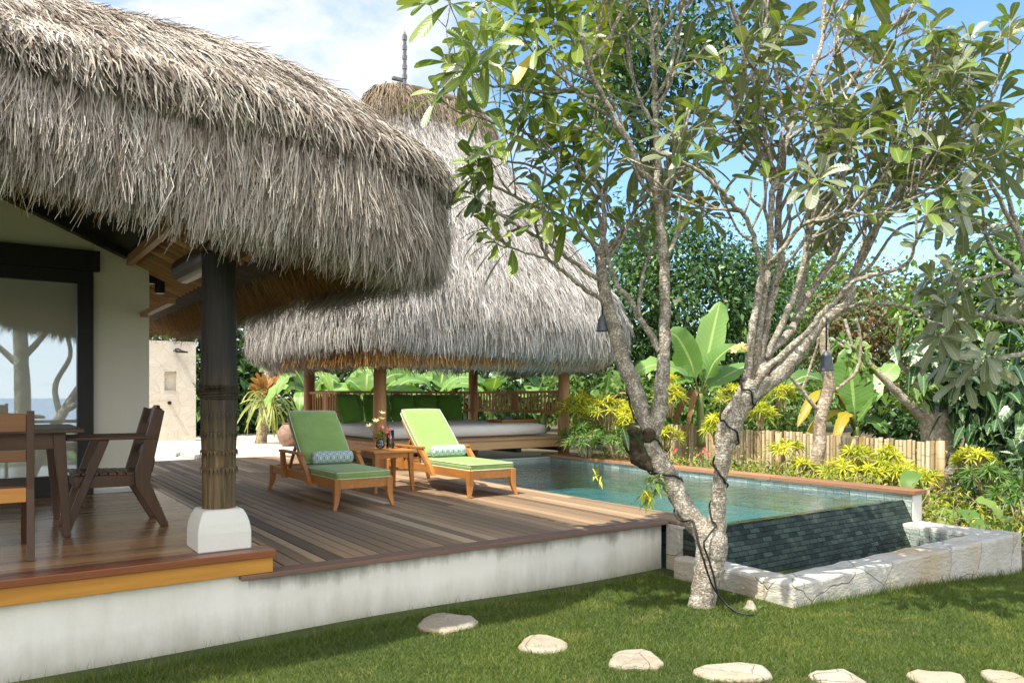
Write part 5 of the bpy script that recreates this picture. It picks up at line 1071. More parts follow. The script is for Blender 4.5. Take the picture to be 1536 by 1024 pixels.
limb('o', [(1352, 282), (1370, 235), (1388, 190), (1435, 135)], 3.4, 2.6, 5.85, 6.1)
limb('p', [(1330, 312), (1364, 285), (1400, 264), (1456, 234)], 3.4, 2.4, 5.75, 5.4)
limb('q', [(1316, 336), (1360, 305), (1412, 272), (1482, 249)], 3.4, 2.4, 5.8, 6.2)
limb('r', [(1278, 420), (1300, 360), (1330, 320), (1365, 300), (1400, 290), (1420, 300)], 4, 2.6, 5.65, 5.2)
limb('s', [(1226, 423), (1250, 400), (1290, 350), (1300, 310), (1325, 260), (1345, 225)], 4, 2.6, 5.6, 5.2)
limb('t', [(1164, 430), (1178, 400), (1200, 370), (1225, 330), (1262, 280), (1270, 240)], 4, 2.8, 5.5, 5.0)
limb('v', [(1236, 60), (1262, 20), (1290, -30)], 3.6, 3, 5.9, 6.1)
limb('w', [(1287, 399), (1300, 340), (1320, 255), (1337, 150), (1360, 90), (1372, 60)], 4, 2.6, 5.75, 6.5)
limb('x', [(1267, 430), (1305, 400), (1340, 350), (1385, 330), (1440, 335)], 4, 2.6, 5.65, 6.3)
ROS = []                                        # (tip, axis, side weight)
def grow(p, d, L, r, lev, spread=.6):
    m = 2 if random.random() < .72 else 3; ax = d.orthogonal().normalized(); ax.rotate(__import__('mathutils').Quaternion(d, random.uniform(0, 6.28)))
    for k in range(m):
        a = ax.copy(); a.rotate(__import__('mathutils').Quaternion(d, 2*PI*k/m + random.uniform(-.4, .4)))
        dd = (d + a*spread*random.uniform(.7, 1.3) + Vector((0, 0, .18))).normalized(); l = L*random.uniform(.65, 1.25)
        mid = p + dd*l*.5 + a*l*.06; q = p + dd*l + Vector((0, 0, l*.12))
        TB.tube(catmull([p, mid, q], 3), [r*.95, r*.9, r*.85, r*.82, r*.8, r*.78, r*.76], 6, jit=.1)
        e = (q-mid).normalized()
        if lev > 0: grow(q, e, L*.8, r*.78, lev-1, spread)
        else: ROS.append((q, e))
for P_, d_, r_, k_ in TIPS:
    u_ = CXP + FPX*(FY*P_.x-FX*P_.y)/(FX*P_.x+FY*P_.y); v_ = YH - FPX*(P_.z-EYE)/(FX*P_.x+FY*P_.y)
    off = v_ < -20
    ROS.append((P_, d_)) if not off else None
    if u_ < 800 and v_ < 250: continue
    grow(P_, d_, .34 if off else .16, r_*.95, 1 if off else 0, .55)
for key, (P_, R2) in LIMBS.items():                 # side shoots along the upper limbs
    if key in ('base', 'right', 'left', 'k', 'a2', 'a4'): continue
    for i in range(4, len(P_)-3):
        if P_[i].z < 2.55: continue
        pr = .50 if key in ('a', 'b', 'i', 'd', 'e', 'f', 'g') else .40
        if random.random() > pr: continue
        t = (P_[i+1]-P_[i-1]).normalized(); a = Vector([random.gauss(0, 1) for _ in range(3)]); a = (a - t*a.dot(t)).normalized()
        d_ = (t*.5 + a*.8 + Vector((0, 0, .5))).normalized(); l = random.uniform(.18, .50); q = P_[i] + d_*l + Vector((0, 0, l*.15)); r_ = min(R2[i]*.6, .017)
        TB.tube(catmull([P_[i], P_[i]+d_*l*.5+a*.02, q], 3), np.linspace(r_, r_*.75, 7), 6, jit=.12)
        (grow(q, d_, .2, r_*.8, 0) if random.random() < .45 else ROS.append((q, d_)))
TB.build('trunk', M_bark, tree, smooth=True, fixn=False)
mb = MB()                                    # dark gnarled knot under the fork of the left limb
for u, v, r_, uu_, vv_ in ((962, 676, 15, 944, 660), (972, 690, 14, 952, 684), (958, 668, 13, 950, 642), (985, 700, 10, 962, 694), (968, 662, 12, 975, 648)):
    a, b = at(u, v, 5.70), at(uu_, vv_, 5.64); r_ = r_*5.7/FPX
    mb.tube(catmull([a, a.lerp(b, .5), b, b + (b-a)*.25], 3), [r_*x for x in (.8, 1, 1.05, 1, .95, .9, .8, .65, .45, .15)], 12, jit=.25)
mb.build('knot', M_bark_d, tree, smooth=True, fixn=False)
def rosette_leaves(ros, nlo, nhi, Llo, Lhi, droopr=(.12, .5)):
    P, D, U, L, W, DR, SD = [], [], [], [], [], [], []
    for p, ax in ros:
        n_ = random.randint(nlo, nhi); a = ax.orthogonal().normalized(); b = ax.cross(a); ph = random.uniform(0, 6.28)
        u_ = CXP + FPX*(FY*p.x-FX*p.y)/(FX*p.x+FY*p.y)
        for k in range(n_):
            th = ph + 2.4*k; f = k/max(1, n_-1); rad = a*math.cos(th)+b*math.sin(th); el = .25 + .75*f
            d_ = (rad*(1.05-.45*f) + ax*(.15+.6*f) + Vector([random.gauss(0, .13) for _ in range(3)])).normalized()
            P.append(p - ax*.03*(1-f) + rad*.008); D.append(d_); U.append((ax*.8 + Vector((0, 0, .7)) - d_*d_.dot(ax) + Vector([random.gauss(0, .25) for _ in range(3)])))
            l = random.uniform(Llo, Lhi)*(1-.25*f*f); L.append(l); W.append(l*random.uniform(.31, .42)); DR.append(random.uniform(*droopr)); SD.append(u_)
    return [np.array(x) for x in (P, D, U, L, W, DR, SD)]
def drop_leafless(ros, keep): return [r for r in ros if random.random() < keep(CXP + FPX*(FY*r[0].x-FX*r[0].y)/(FX*r[0].x+FY*r[0].y), r[0].z)]
ROS = drop_leafless(ROS, lambda u, z: .78 if u < 950 else (.62 if z > 3.2 else .34))
P, D, U, L, W, DR, SD = rosette_leaves(ROS, 6, 10, .15, .28)
gm = rng.random(len(P)) < np.where(SD < 930, .92, np.where(SD < 1100, .45, .30))  # right side gets more leaves with the painted grey sheen
for m_, mt in ((gm, M_plum), (~gm, M_plum_g)):
    rr = rng.beta(2, 2.2, m_.sum())*.85; rr[rng.random(m_.sum()) < .02] = 1.0
    leaves('crown', P[m_], D[m_], U[m_], L[m_], W[m_], mt, tree, 'obovate', 6, .16, DR[m_], rr)
def bloom(u, v, d, mt, nfl, size, parent, spread=.06):
    c = at(u, v, d); items = []
    for _ in range(nfl):
        o_ = Vector([random.gauss(0, 1) for _ in range(3)]).normalized()*spread*random.uniform(.3, 1); o_.z = abs(o_.z)*.8
        items.append(flower('', tuple(c+o_), tuple(o_*8 + Vector((-.3*FX, -.3*FY, .35))), size, 5, None, None, .75, .62))
    return flowers('flower_cluster', items, mt, parent, 'obovate', .2)
for a in ((709, 241, 5.35, 9, .036), (899, 67, 5.2, 6, .042), (1444, 131, 6.05, 10, .048), (1523, 52, 6.0, 8, .042), (712, 22, 4.95, 6, .038), (692, 124, 4.9, 5, .034), (1452, 66, 6.0, 4, .034), (1012, 455, 6, 4, .03)): bloom(a[0], a[1], a[2], M_petal, a[3], a[4], tree)
bloom(1111, 526, 5.4, M_petal_y, 8, .038, tree)
# fern and sprigs growing on the left limb
def sprig(name, u, v, d, n_, L0, L1, w_, mt, label, cat, up=.2, droop=.6):
    c = at(u, v, d); P = np.array([c]*n_) + rng.normal(0, .02, (n_, 3)); D = rdir(n_); D[:, 2] = D[:, 2]*.5+up; D -= np.array([FX, FY, 0])*.35
    L = rng.uniform(L0, L1, n_); return tag(leaves(name, P, D, np.tile([0, 0, 1.], (n_, 1)), L, L*w_, mt, None, 'lance', 4, .15, droop), label, cat)
sprig('fern', 986, 722, 5.45, 30, .05, .14, .22, M_heart_l, 'small green fern rooted on the left limb of the frangipani', 'fern')
sprig('yellow_sprig', 972, 740, 5.40, 34, .04, .11, .24, M_yel, 'yellow green sprig hanging under the left limb of the frangipani', 'sprig', -.4, .5)
sprig('orchid_leaf', 944, 640, 5.55, 5, .10, .22, .36, M_heart, 'blue green orchid leaves on the knot of the frangipani', 'orchid', -.3, .3)
sprig('hanging_sprig', 898, 712, 5.6, 12, .03, .08, .25, M_yel, 'tiny yellow sprig dangling above the pool from a thin twig', 'sprig', -.5, .5)
# black cable wound round the limbs
def wind(key, f0, f1, turns, ph, off=.008):
    P_, R2 = LIMBS[key]; out = []; n_ = int(14*turns)+8
    for k in range(n_+1):
        f = f0+(f1-f0)*k/n_; x = f*(len(P_)-1); i = min(int(x), len(P_)-2); p = P_[i].lerp(P_[i+1], x-i); r = R2[i]+(R2[i+1]-R2[i])*(x-i)
        t = (P_[i+1]-P_[i]).normalized(); a = t.cross(Vector((FX, FY, 0))).normalized(); b = a.cross(t); th = ph + 2*PI*turns*k/n_
        out.append(p + (a*math.cos(th)+b*math.sin(th))*(r*1.04+off))
    return out
mb = MB(); g0 = flat(1130, 922, 0.02)
mb.tube(catmull([g0, flat(1106, 918, .02), at(1082, 898, 5.46), at(1066, 872, 5.46), at(1056, 840, 5.45), at(1048, 818, 5.46)] + wind('left', .25, .95, 2.2, -1.4) + wind('a', .15, .62, .5, -.4) , 2), .007, 6)
tag(mb.build('cable', M_iron, smooth=True), 'black cable wound up the left limb of the frangipani from the grass', 'cable', 'black lamp cables')
mb = MB(); mb.tube(catmull([flat(1100, 915, .015), at(1078, 893, 5.45), at(1070, 860, 5.44), at(1060, 830, 5.45), at(1056, 812, 5.44)] + wind('right', .1, .98, 3.3, -1.2) + wind('i', .1, .35, .5, -.8), 2), .007, 6)
tag(mb.build('cable', M_iron, smooth=True), 'black cable spiralling up the right limb of the frangipani', 'cable', 'black lamp cables')
M_lampg = m_plain('grey_lamp_metal', (.085, .10, .12), .5, .3, 30, .2)
for u, v0, v1, v2, d, s_, lb in ((903, 458, 478, 497, 5.9, 1.0, 'small grey bell lamp hanging in front of the pavilion thatch'), (1239.5, 478, 532, 556, 5.5, 1.12, 'grey bell lamp hanging on a longer cord before the banana leaves')):
    hl = thing('hanging_lamp', lb, 'lamp', at(u, v0, d), 'bell lamps hanging in the frangipani')
    a, b, c = at(u, v0, d), at(u, v1, d), at(u, v2, d); h = b.z-c.z
    mb = MB(); mb.tube([a, b], .006, 6); mb.build('cord', M_iron, hl, smooth=True)
    mb = MB(); mb.lathe([(.008, h+.03), (.016, h+.02), (.030*s_, h*.98), (.034*s_, h*.85), (.038*s_, h*.4), (.046*s_, h*.05), (.050*s_, 0), (.045*s_, .003), (.03*s_, h*.5), (.001, h*.6)], 20, c); mb.build('lamp_shade', M_lampg, hl, smooth=True)

# ------------------------------------------------------------------ other frangipanis
def simple_tree(name, label, cat, base, limbs_, mat_, ros_kw, leafmat, group=None, tips=True, grow_n=1, spread=.6, gl=.3):
    global TB, ROS, TIPS
    t = thing(name, label, cat, base, group); TB = MB(); TIPS = []; ROS = []
    for l in limbs_: limb('z', *l)
    for P_, d_, r_, k_ in list(TIPS):
        ROS.append((P_, d_))
        if grow_n is not None: grow(P_, d_, gl, r_*.9, grow_n, spread)
    TB.build('trunk', mat_, t, smooth=True, fixn=False)
    if ros_kw:
        P, D, U, L, W, DR, SD = rosette_leaves(ROS, *ros_kw); leaves('crown', P, D, U, L, W, leafmat, t, 'obovate', 5, .16, DR, rng.beta(2, 2, len(P))*.9)
    return t
simple_tree('frangipani_tree', 'grey leaved frangipani reaching in from the right edge above the climbers', 'tree', flat(1660, 760, -.2),
    [([(1660, 760), (1640, 640), (1610, 560), (1580, 500)], 22, 14, 7.4, 7.2, False), ([(1580, 502), (1545, 440), (1522, 405), (1495, 380), (1478, 350)], 9, 4, 7.2, 6.7), ([(1590, 520), (1540, 485), (1500, 478), (1455, 472), (1430, 478)], 8, 4, 7.2, 6.6),
     ([(1600, 550), (1550, 530), (1510, 535), (1475, 548)], 7, 4, 7.3, 6.6), ([(1560, 465), (1540, 390), (1522, 330), (1510, 285)], 8, 4, 7.2, 7.0), ([(1540, 390), (1560, 320), (1545, 262), (1530, 240)], 6, 4, 7.1, 6.9), ([(1610, 555), (1590, 440), (1585, 340)], 8, 4, 7.2, 7.4), ([(1522, 405), (1480, 415), (1440, 425)], 4.5, 3, 7.0, 6.7), ([(1530, 360), (1500, 300), (1478, 262), (1468, 240)], 5, 3, 7.1, 6.8), ([(1522, 330), (1490, 345), (1450, 330)], 4.5, 3, 7.1, 6.9), ([(1590, 440), (1560, 420), (1535, 440)], 5, 3, 7.2, 6.8), ([(1585, 345), (1560, 300), (1555, 225)], 5, 3, 7.3, 7.2)],
    M_bark, (8, 12, .17, .29), M_plum_g, None, True, 0, .6, .25)
t2 = simple_tree('frangipani_tree', 'thick pale trunked frangipani with a cut limb leaning left behind the bamboo fence', 'tree', flat(1420, 716, .2),
    [([(1424, 722), (1417, 690), (1409, 655), (1402, 630), (1398, 612)], 0, 0, 12.7, 12.7, False, [27, 25, 25, 23, 15]), ([(1402, 645), (1370, 612), (1338, 580), (1310, 552), (1290, 530), (1278, 520)], 11, 5, 12.7, 12.4), ([(1400, 625), (1385, 590), (1378, 555), (1383, 515), (1398, 495), (1420, 480)], 12, 6, 12.8, 13.0), ([(1374, 568), (1352, 548), (1347, 525), (1348, 505)], 6, 4, 12.8, 12.6)],
    M_bark3, (5, 8, .16, .30), M_tree_l, None, True, 0, .7, .35)
t3 = simple_tree('frangipani_sapling', 'young bare frangipani with a ringed trunk growing at the pool coping', 'tree', flat(1223, 716, .3),
    [([(1222, 718), (1225, 690), (1230, 665), (1229, 640), (1234, 612), (1243, 580), (1240, 540), (1236, 500), (1240, 478)], 0, 0, 11.4, 11.4, True, [11.5, 10, 9.5, 9, 9.5, 9, 8, 6.5, 5]), ([(1233, 618), (1218, 605), (1203, 585), (1188, 568), (1180, 555)], 5, 3, 11.4, 11.2), ([(1203, 586), (1212, 560), (1222, 530), (1228, 505)], 3, 2, 11.3, 11.2), ([(1241, 592), (1262, 578), (1282, 560), (1290, 535), (1290, 500), (1284, 478)], 4, 2.4, 11.4, 11.3)],
    M_bark2, (3, 6, .10, .2), M_tree_l, None, True, None)

# ------------------------------------------------------------------ broadleaf trees, hedges, climbers
def clump_leaves(blobs, n, sig, out=.8, down=.15, updir=.7):
    """leaves in clumps through several ellipsoids ((centre, radii, weight))"""
    w_ = np.array([b[2] for b in blobs], float); w_ /= w_.sum(); C_, Dn = [], []
    per = 26; k = max(1, n//per); ch_ = rng.choice(len(blobs), k, p=w_)
    d = rdir(k); rad = rng.random(k)**.33; rad = .45 + .55*rad; rad *= 1 + .12*rng.normal(size=k)
    cen = np.array([np.array(blobs[c][0]) for c in ch_]); rr = np.array([np.array(blobs[c][1]) for c in ch_])
    cc = cen + d*rr*rad[:, None]; sg = sig*rng.uniform(.6, 1.5, k)
    P = np.repeat(cc, per, 0) + rng.normal(size=(k*per, 3))*np.repeat(sg, per)[:, None]; dd = np.repeat(d, per, 0)
    D = unit(dd*out + rdir(k*per) - np.array([0, 0, down])); U = unit(np.array([0, 0, updir]) + dd*.6 + rdir(k*per)*.6)
    tone = np.repeat(rng.normal(0, .16, k), per)
    return P, D, U, np.clip(rng.random(k*per)*.75 + .12 + tone, 0, 1)
def foliage(name, label, cat, base, blobs, n, L, wr, mat_, shape='lance', sig=.25, trunk=None, group=None, nseg=2, droop=.25, fold=.2, kind=None, down=.15, flowers_=None, upd=.7):
    t = thing(name, label, cat, base, group)
    if trunk:
        mb = MB()
        for (pts, r0, r1) in trunk: P_ = catmull(pts, 4); mb.tube(P_, np.linspace(r0, r1, len(P_)), 9, jit=.15)
        mb.build('trunk', M_bark_d, t, smooth=True, fixn=False)
    P, D, U, r = clump_leaves(blobs, n, sig, down=down, updir=upd); Ls = rng.uniform(L[0], L[1], len(P))
    leaves('crown', P, D, U, Ls, Ls*wr*rng.uniform(.85, 1.15, len(P)), mat_, t, shape, nseg, fold, droop, r)
    return t
def V3(u, v, d): return tuple(at(u, v, d))
b0 = at(1010, 640, 19); 
foliage('dense_tree', 'dense dark evergreen tree with glossy leaves behind the first banana plant', 'tree', (b0.x, b0.y, .1),
    [(V3(1010, 440, 19), (2.0, 2.0, 1.7), 3), (V3(940, 470, 18.5), (1.2, 1.2, 1.4), 1.2), (V3(1085, 480, 19), (1.6, 1.6, 1.7), 2), (V3(1010, 570, 19), (2.4, 2, 1.2), 2), (V3(1000, 375, 19.5), (1.0, 1.0, .9), 1), (V3(1125, 420, 20), (.9, .9, .9), .8)],
    26000, (.09, .18), .52, M_tree_d, 'lance', .24, [([(b0.x, b0.y, 0), (b0.x, b0.y, 2), V3(1000, 430, 19)], .28, .12), ([(b0.x, b0.y, 1.6), V3(1060, 500, 19), V3(1090, 450, 19)], .16, .06)])
b1 = at(985, 620, 27)
foliage('tall_tree', 'tall dark tree rising above everything behind the frangipani crown', 'tree', (b1.x, b1.y, 0),
    [(V3(935, 40, 27), (1.3, 1.3, 1.3), 1.4), (V3(985, 85, 27), (1.7, 1.6, 1.4), 2.2), (V3(915, 130, 26.5), (.8, .9, .8), .7), (V3(1075, 40, 27), (1.0, 1.2, 1.0), .8), (V3(950, 190, 27), (.9, .9, .8), .6), (V3(955, 350, 27), (1.2, 1.2, 1.2), .8)],
    7000, (.18, .32), .48, M_tree_d, 'lance', .36, [([(b1.x, b1.y, 0), V3(985, 400, 27), V3(980, 150, 27)], .35, .14), ([V3(984, 330, 27), V3(1010, 220, 27), V3(1040, 60, 27)], .16, .07), ([V3(983, 300, 27), V3(950, 180, 27), V3(930, 80, 27)], .16, .07)])
b2 = at(1330, 640, 21)
foliage('rusty_tree', 'reddish brown tree dotted with red flowers behind the sapling', 'tree', (b2.x, b2.y, 0),
    [(V3(1315, 470, 21), (1.3, 1.3, 1.0), 2), (V3(1265, 500, 21), (1.0, 1.0, .9), 1.2), (V3(1375, 500, 21), (1.1, 1, 1.0), 1.2), (V3(1310, 555, 21), (1.7, 1.4, 1.0), 1.2)],
    6500, (.10, .19), .5, M_tree_r, 'lance', .28, [([(b2.x, b2.y, 0), V3(1325, 540, 21), V3(1310, 450, 21)], .16, .06), ([V3(1325, 560, 21), V3(1370, 510, 21), V3(1400, 470, 21)], .08, .04), ([V3(1325, 560, 21), V3(1280, 500, 21)], .08, .03)])
b3 = at(1185, 640, 30)
foliage('feathery_tree', 'pale green bushy tree on the skyline between the frangipani limbs', 'tree', (b3.x, b3.y, 0),
    [(V3(1180, 470, 30), (2.4, 2, 1.5), 2), (V3(1245, 430, 31), (2.0, 2, 1.4), 1.6), (V3(1150, 520, 30), (2.2, 2, 1.8), 1.6), (V3(1235, 540, 30), (2.4, 2, 1.8), 1.6)],
    7500, (.20, .36), .5, M_tree_l, 'lance', .45, [([(b3.x, b3.y, 0), V3(1185, 560, 30), V3(1185, 460, 30)], .22, .1)])
b4 = at(1490, 660, 16)
foliage('leafy_tree', 'light green tree with broad leaves filling the right side above the climbers', 'tree', (b4.x, b4.y, 0),
    [(V3(1500, 420, 16), (1.1, 1.1, .9), 1.6), (V3(1440, 470, 16), (.9, .9, .8), 1.3), (V3(1530, 500, 16), (1.3, 1.2, 1.2), 1.6), (V3(1455, 545, 16.4), (1.3, 1.1, 1.0), 1.4), (V3(1600, 420, 16), (1.4, 1.2, 1.7), 1.8), (V3(1545, 375, 16), (.9, .8, .8), 1.0), (V3(1385, 440, 16), (.6, .6, .5), .7)],
    7000, (.15, .28), .62, M_tree_l, 'heart', .24, [([(b4.x, b4.y, 0), V3(1490, 540, 16), V3(1500, 430, 16)], .16, .06)], droop=.35)
foliage('climber_plant', 'dark green heart leaved climber hanging over the pale frangipani trunk', 'climber', V3(1440, 690, 12.2),
    [(V3(1452, 562, 12.6), (.42, .4, .42), 1.6), (V3(1500, 640, 12.2), (.55, .5, .7), 2.2), (V3(1525, 600, 12), (.7, .6, .8), 2), (V3(1400, 545, 12.4), (.35, .3, .3), .6), (V3(1525, 690, 12), (.5, .5, .4), .8)],
    1000, (.20, .40), .66, M_heart, 'heart', .20, None, None, 4, .35, .12, None, .9, None, .5)
foliage('climber_plant', 'pale green climber sprouting from the cut limb of the pale frangipani', 'climber', V3(1345, 520, 12.4),
    [(V3(1352, 505, 12.4), (.3, .3, .2), 1), (V3(1382, 470, 12.6), (.4, .3, .3), 1), (V3(1300, 570, 12.4), (.3, .3, .2), .6), (V3(1285, 525, 12.3), (.3, .3, .18), .7), (V3(1355, 585, 12.5), (.5, .3, .3), 1)],
    220, (.11, .20), .7, M_heart_l, 'heart', .12, None, None, 3, .3, .15, None, .5)
foliage('leafy_shrub', 'dark leafy shrub between the second banana plant and the pale trunk', 'shrub', V3(1345, 660, 14.2),
    [(V3(1345, 625, 14.2), (.65, .5, .45), 2), (V3(1375, 655, 14), (.5, .5, .35), 1)], 1300, (.10, .19), .5, M_tree_d, 'lance', .14)
foliage('dark_hedge', 'tall dark green hedge behind the sandy shower patio', 'hedge', (4.5, 24.6, .4),
    [((1.5, 24.8, 2.2), (2.4, 1.0, 2.6), 2), ((5.0, 24.4, 2.2), (2.2, 1.0, 2.6), 2.2), ((8.0, 24.6, 2.0), (2.4, 1.0, 2.2), 1.6), ((12, 25, 1.9), (3.0, 1.0, 2.0), 1.6), ((16.5, 24, 1.8), (3.0, 1.0, 1.9), 1.4), ((3.2, 24.0, 1.2), (4.0, .8, 1.2), 1.2)],
    26000, (.18, .38), .5, M_tree_d, 'lance', .34, None)
for (u, v, d, w_, h_, nm, lb) in ((1060, 615, 17, 1.3, .55, 'leafy_shrub', 'low green shrub under the first banana plant behind the fence'), (1180, 610, 17.5, 1.2, .7, 'leafy_shrub', 'green shrub behind the fence between the two frangipani limbs'), (960, 600, 17, .9, .7, 'leafy_shrub', 'loose green shrub beyond the right end of the pavilion'), (1520, 705, 11, .9, .5, 'leafy_shrub', 'dark broad leaved shrub at the right edge below the climber'), (880, 575, 19.5, 1.2, .7, 'leafy_shrub', 'green shrub seen between the last pavilion post and the frangipani')):
    foliage(nm, lb, 'shrub', V3(u, v+25, d), [(V3(u, v, d), (w_, .7, h_), 2), (V3(u-25, v+15, d), (w_*.6, .5, h_*.6), 1)], 1500, (.11, .22), .42, M_tree_l if d > 12 else M_heart, 'lance' if d > 12 else 'heart', .18)
wood_b = [(tuple(at(u, v, d)), (4.5, 3, hgt), 1) for u, v, d, hgt in ((1100, 565, 46, 3), (1200, 560, 46, 4), (1300, 560, 44, 4.4), (1400, 555, 42, 4), (1500, 560, 40, 4), (1600, 555, 40, 4), (1000, 570, 44, 3.4), (900, 575, 42, 3), (800, 580, 40, 2.6), (700, 580, 40, 2.6))]
P, D, U, r = clump_leaves(wood_b, 15000, .7); Ls = rng.uniform(.35, .7, len(P))
tag(leaves('woods', P, D, U, Ls, Ls*.5, M_tree_l, None, 'lance', 2, .2, .2, r), 'distant green woods closing the garden view', 'woods', None, 'stuff')

# ------------------------------------------------------------------ bananas and big leaved plants
def blade(mid, width, normal, parent, mat_, name='leaf', shape='paddle', fold=.12, tears=True):
    P_ = catmull(mid, 5); n_ = len(P_); V, F, UV = [], [], []; nm = Vector(normal)
    wl = wr = 1.0
    for i, p in enumerate(P_):
        t = i/(n_-1); tg = (P_[min(i+1, n_-1)]-P_[max(i-1, 0)]).normalized(); s = tg.cross(nm).normalized(); up = s.cross(tg).normalized(); w_ = width*.5*float(wprof(shape, np.array(t)))
        if tears and random.random() < .38: wl = random.uniform(.62, 1)
        if tears and random.random() < .38: wr = random.uniform(.62, 1)
        dl, dr = random.uniform(-.02, .02)*width*3, random.uniform(-.02, .02)*width*3
        V += [p - s*w_*wl + up*(fold*w_) + up*dl - tg*.10*w_, p - s*w_*.5 + up*fold*w_*.8, p, p + s*w_*.5 + up*fold*w_*.8, p + s*w_*wr + up*(fold*w_) + up*dr - tg*.10*w_]
        UV += [(t, .5-.5*(w_/(width*.5))), (t, .25), (t, .5), (t, .75), (t, .5+.5*(w_/(width*.5)))]
    F = [(5*i+j, 5*i+j+1, 5*i+j+6, 5*i+j+5) for i in range(n_-1) for j in range(4)]
    return np_mesh(name, np.array([tuple(v) for v in V]), np.array(F), mat_, parent, np.full(len(V), random.random()), np.array(UV), smooth=True)
def banana(label, base, top, leaves_, stem_r=.09, group='banana plants'):
    leaves_ = [(a_, w_*(1.65 if m_ is M_ban else .95 if m_ is M_ban_y else .6), m_, h_) for a_, w_, m_, h_ in leaves_]
    t = thing('banana_plant', label, 'banana plant', base, group); b = Vector(base); tp = Vector(top)
    mb = MB(); mb.tube(catmull([b, b.lerp(tp, .5), tp], 4), np.linspace(stem_r, stem_r*.6, 9), 12, rnd=.6); mb.build('trunk', M_gstem, t, smooth=True)
    sm = MB()
    for (tip, width, mt, arch) in leaves_:
        tip = Vector(tip); hv = tip-tp; m1 = tp + hv*.33 + Vector((0, 0, arch*hv.length)); m2 = tp + hv*.70 + Vector((0, 0, arch*hv.length*.9))
        st_ = tp.lerp(m1, .45); sm.tube([tp - Vector((0, 0, .1)), st_, m1], [.022, .016, .012], 6)
        side = Vector((0, 0, 1)) if abs(hv.normalized().z) < .8 else Vector((-FX, -FY, .3)); side = side + Vector((-FX*.5, -FY*.5, 0))
        blade([st_, m1, m2, tip], width, side, t, mt)
    sm.build('leaf_stalk', M_gstem, t, smooth=True)
    return t
A = at
banana('broad banana plant with a tall upright leaf behind the bamboo fence', A(1052, 668, 14.3), A(1050, 590, 14.3),
    [(A(1080, 452, 14.6), .42, M_ban, .02), (A(1004, 498, 13.9), .40, M_ban, .18), (A(1118, 528, 13.9), .40, M_ban, .30), (A(952, 560, 14.0), .44, M_ban, .22), (A(1128, 545, 14.4), .34, M_ban, .04), (A(1010, 640, 14.0), .30, M_ban_d, .25), (A(985, 600, 13.8), .36, M_ban, .30), (A(1030, 655, 13.9), .22, M_ban_d, .3), (A(1150, 590, 15.0), .36, M_ban, .25)])
banana('bright banana plant with yellow dying lower leaves behind the sapling', A(1287, 690, 14.0), A(1284, 640, 14.0),
    [(A(1272, 520, 14.1), .52, M_ban, .02), (A(1180, 580, 13.8), .40, M_ban, .30), (A(1345, 545, 14.3), .34, M_ban, .10), (A(1318, 590, 13.6), .36, M_ban, .05), (A(1196, 640, 13.4), .30, M_ban_y, .42), (A(1205, 672, 13.6), .28, M_ban_y, .32), (A(1250, 672, 13.3), .26, M_ban_y, .35), (A(1330, 650, 13.6), .3, M_ban, .3)])
for u, d, lb, hgt in ((545, 19.5, 'banana plant behind the pillows left of the front pavilion post', 590), (655, 20.5, 'banana plant behind the middle of the daybed railing', 590), (735, 19.5, 'banana plant right behind the back corner post of the pavilion', 585), (815, 20, 'banana plant behind the right railing of the pavilion', 588), (465, 19.5, 'banana plant by the back left post of the pavilion', 590), (600, 21, 'banana plant hidden between the two left pavilion posts', 585)):
    banana(lb, A(u, 650, d), A(u+4, hgt+10, d), [(A(u + random.uniform(25, 85)*sx, hgt + random.uniform(-45, 12), d + random.uniform(-.8, .5)), random.uniform(.36, .5), M_ban, random.uniform(.08, .35)) for sx in (-1, 1, -1, 1, .2, -.3)], .08)
banana('young banana plant with one pale rolled leaf right of the pavilion', A(905, 660, 16.5), A(905, 620, 16.5), [(A(915, 555, 16.4), .10, M_ban, .02), (A(940, 590, 16.2), .22, M_ban_d, .2), (A(885, 590, 16.5), .26, M_ban, .2)], .06)
banana('dry banana plant with hanging brown leaves beside the frangipani limb', A(930, 660, 17), A(932, 600, 17), [(A(922, 625, 16.8), .18, M_ban_d, .4), (A(938, 630, 16.9), .2, M_ban_d, .5), (A(955, 560, 17), .3, M_ban, .2), (A(910, 565, 17), .3, M_ban, .2)], .07)
def stalk_plant(name, label, base, tips_, wid, lenr, mt, cat='plant', group=None, shape='heart'):
    t = thing(name, label, cat, base, group); sm = MB(); b = Vector(base)
    for tp in tips_:
        tp = Vector(tp); sm.tube(catmull([b + Vector((random.uniform(-.05, .05), random.uniform(-.05, .05), 0)), b.lerp(tp, .55) + Vector((0, 0, .12)), tp], 3), np.linspace(.014, .008, 7), 6)
        hv = (tp-b); hv.z = 0; hv = hv.normalized() if hv.length > .01 else Vector((1, 0, 0)); hv = (hv*.7 + Vector((-FX, -FY, 0))*.4).normalized(); L_ = lenr*random.uniform(.8, 1.2)
        blade([tp - hv*.12*L_ + Vector((0, 0, .03)), tp + hv*L_*.35 + Vector((0, 0, -.10*L_)), tp + hv*L_*.6 + Vector((0, 0, -.42*L_)), tp + hv*L_*.75 + Vector((0, 0, -.8*L_))], wid*random.uniform(.85, 1.15), (-FX*.4, -FY*.4, 1), t, mt, 'leaf', shape, .10, False)
    sm.build('leaf_stalk', M_gstem, t, smooth=True); return t
stalk_plant('elephant_ear_plant', 'tall elephant ear plant with drooping green leaves left of the back pavilion post', A(452, 650, 17.5), [A(440, 562, 17.4), A(452, 590, 17.2), A(428, 580, 17.6), A(476, 560, 17.5), A(462, 615, 17.3)], .42, .62, M_ban)
stalk_plant('elephant_ear_plant', 'low elephant ear plant with dark leaves behind the coping end post', A(1440, 800, 8.9), [A(1448, 768, 8.8), A(1470, 752, 8.9), A(1425, 770, 8.9)], .30, .34, M_spear)
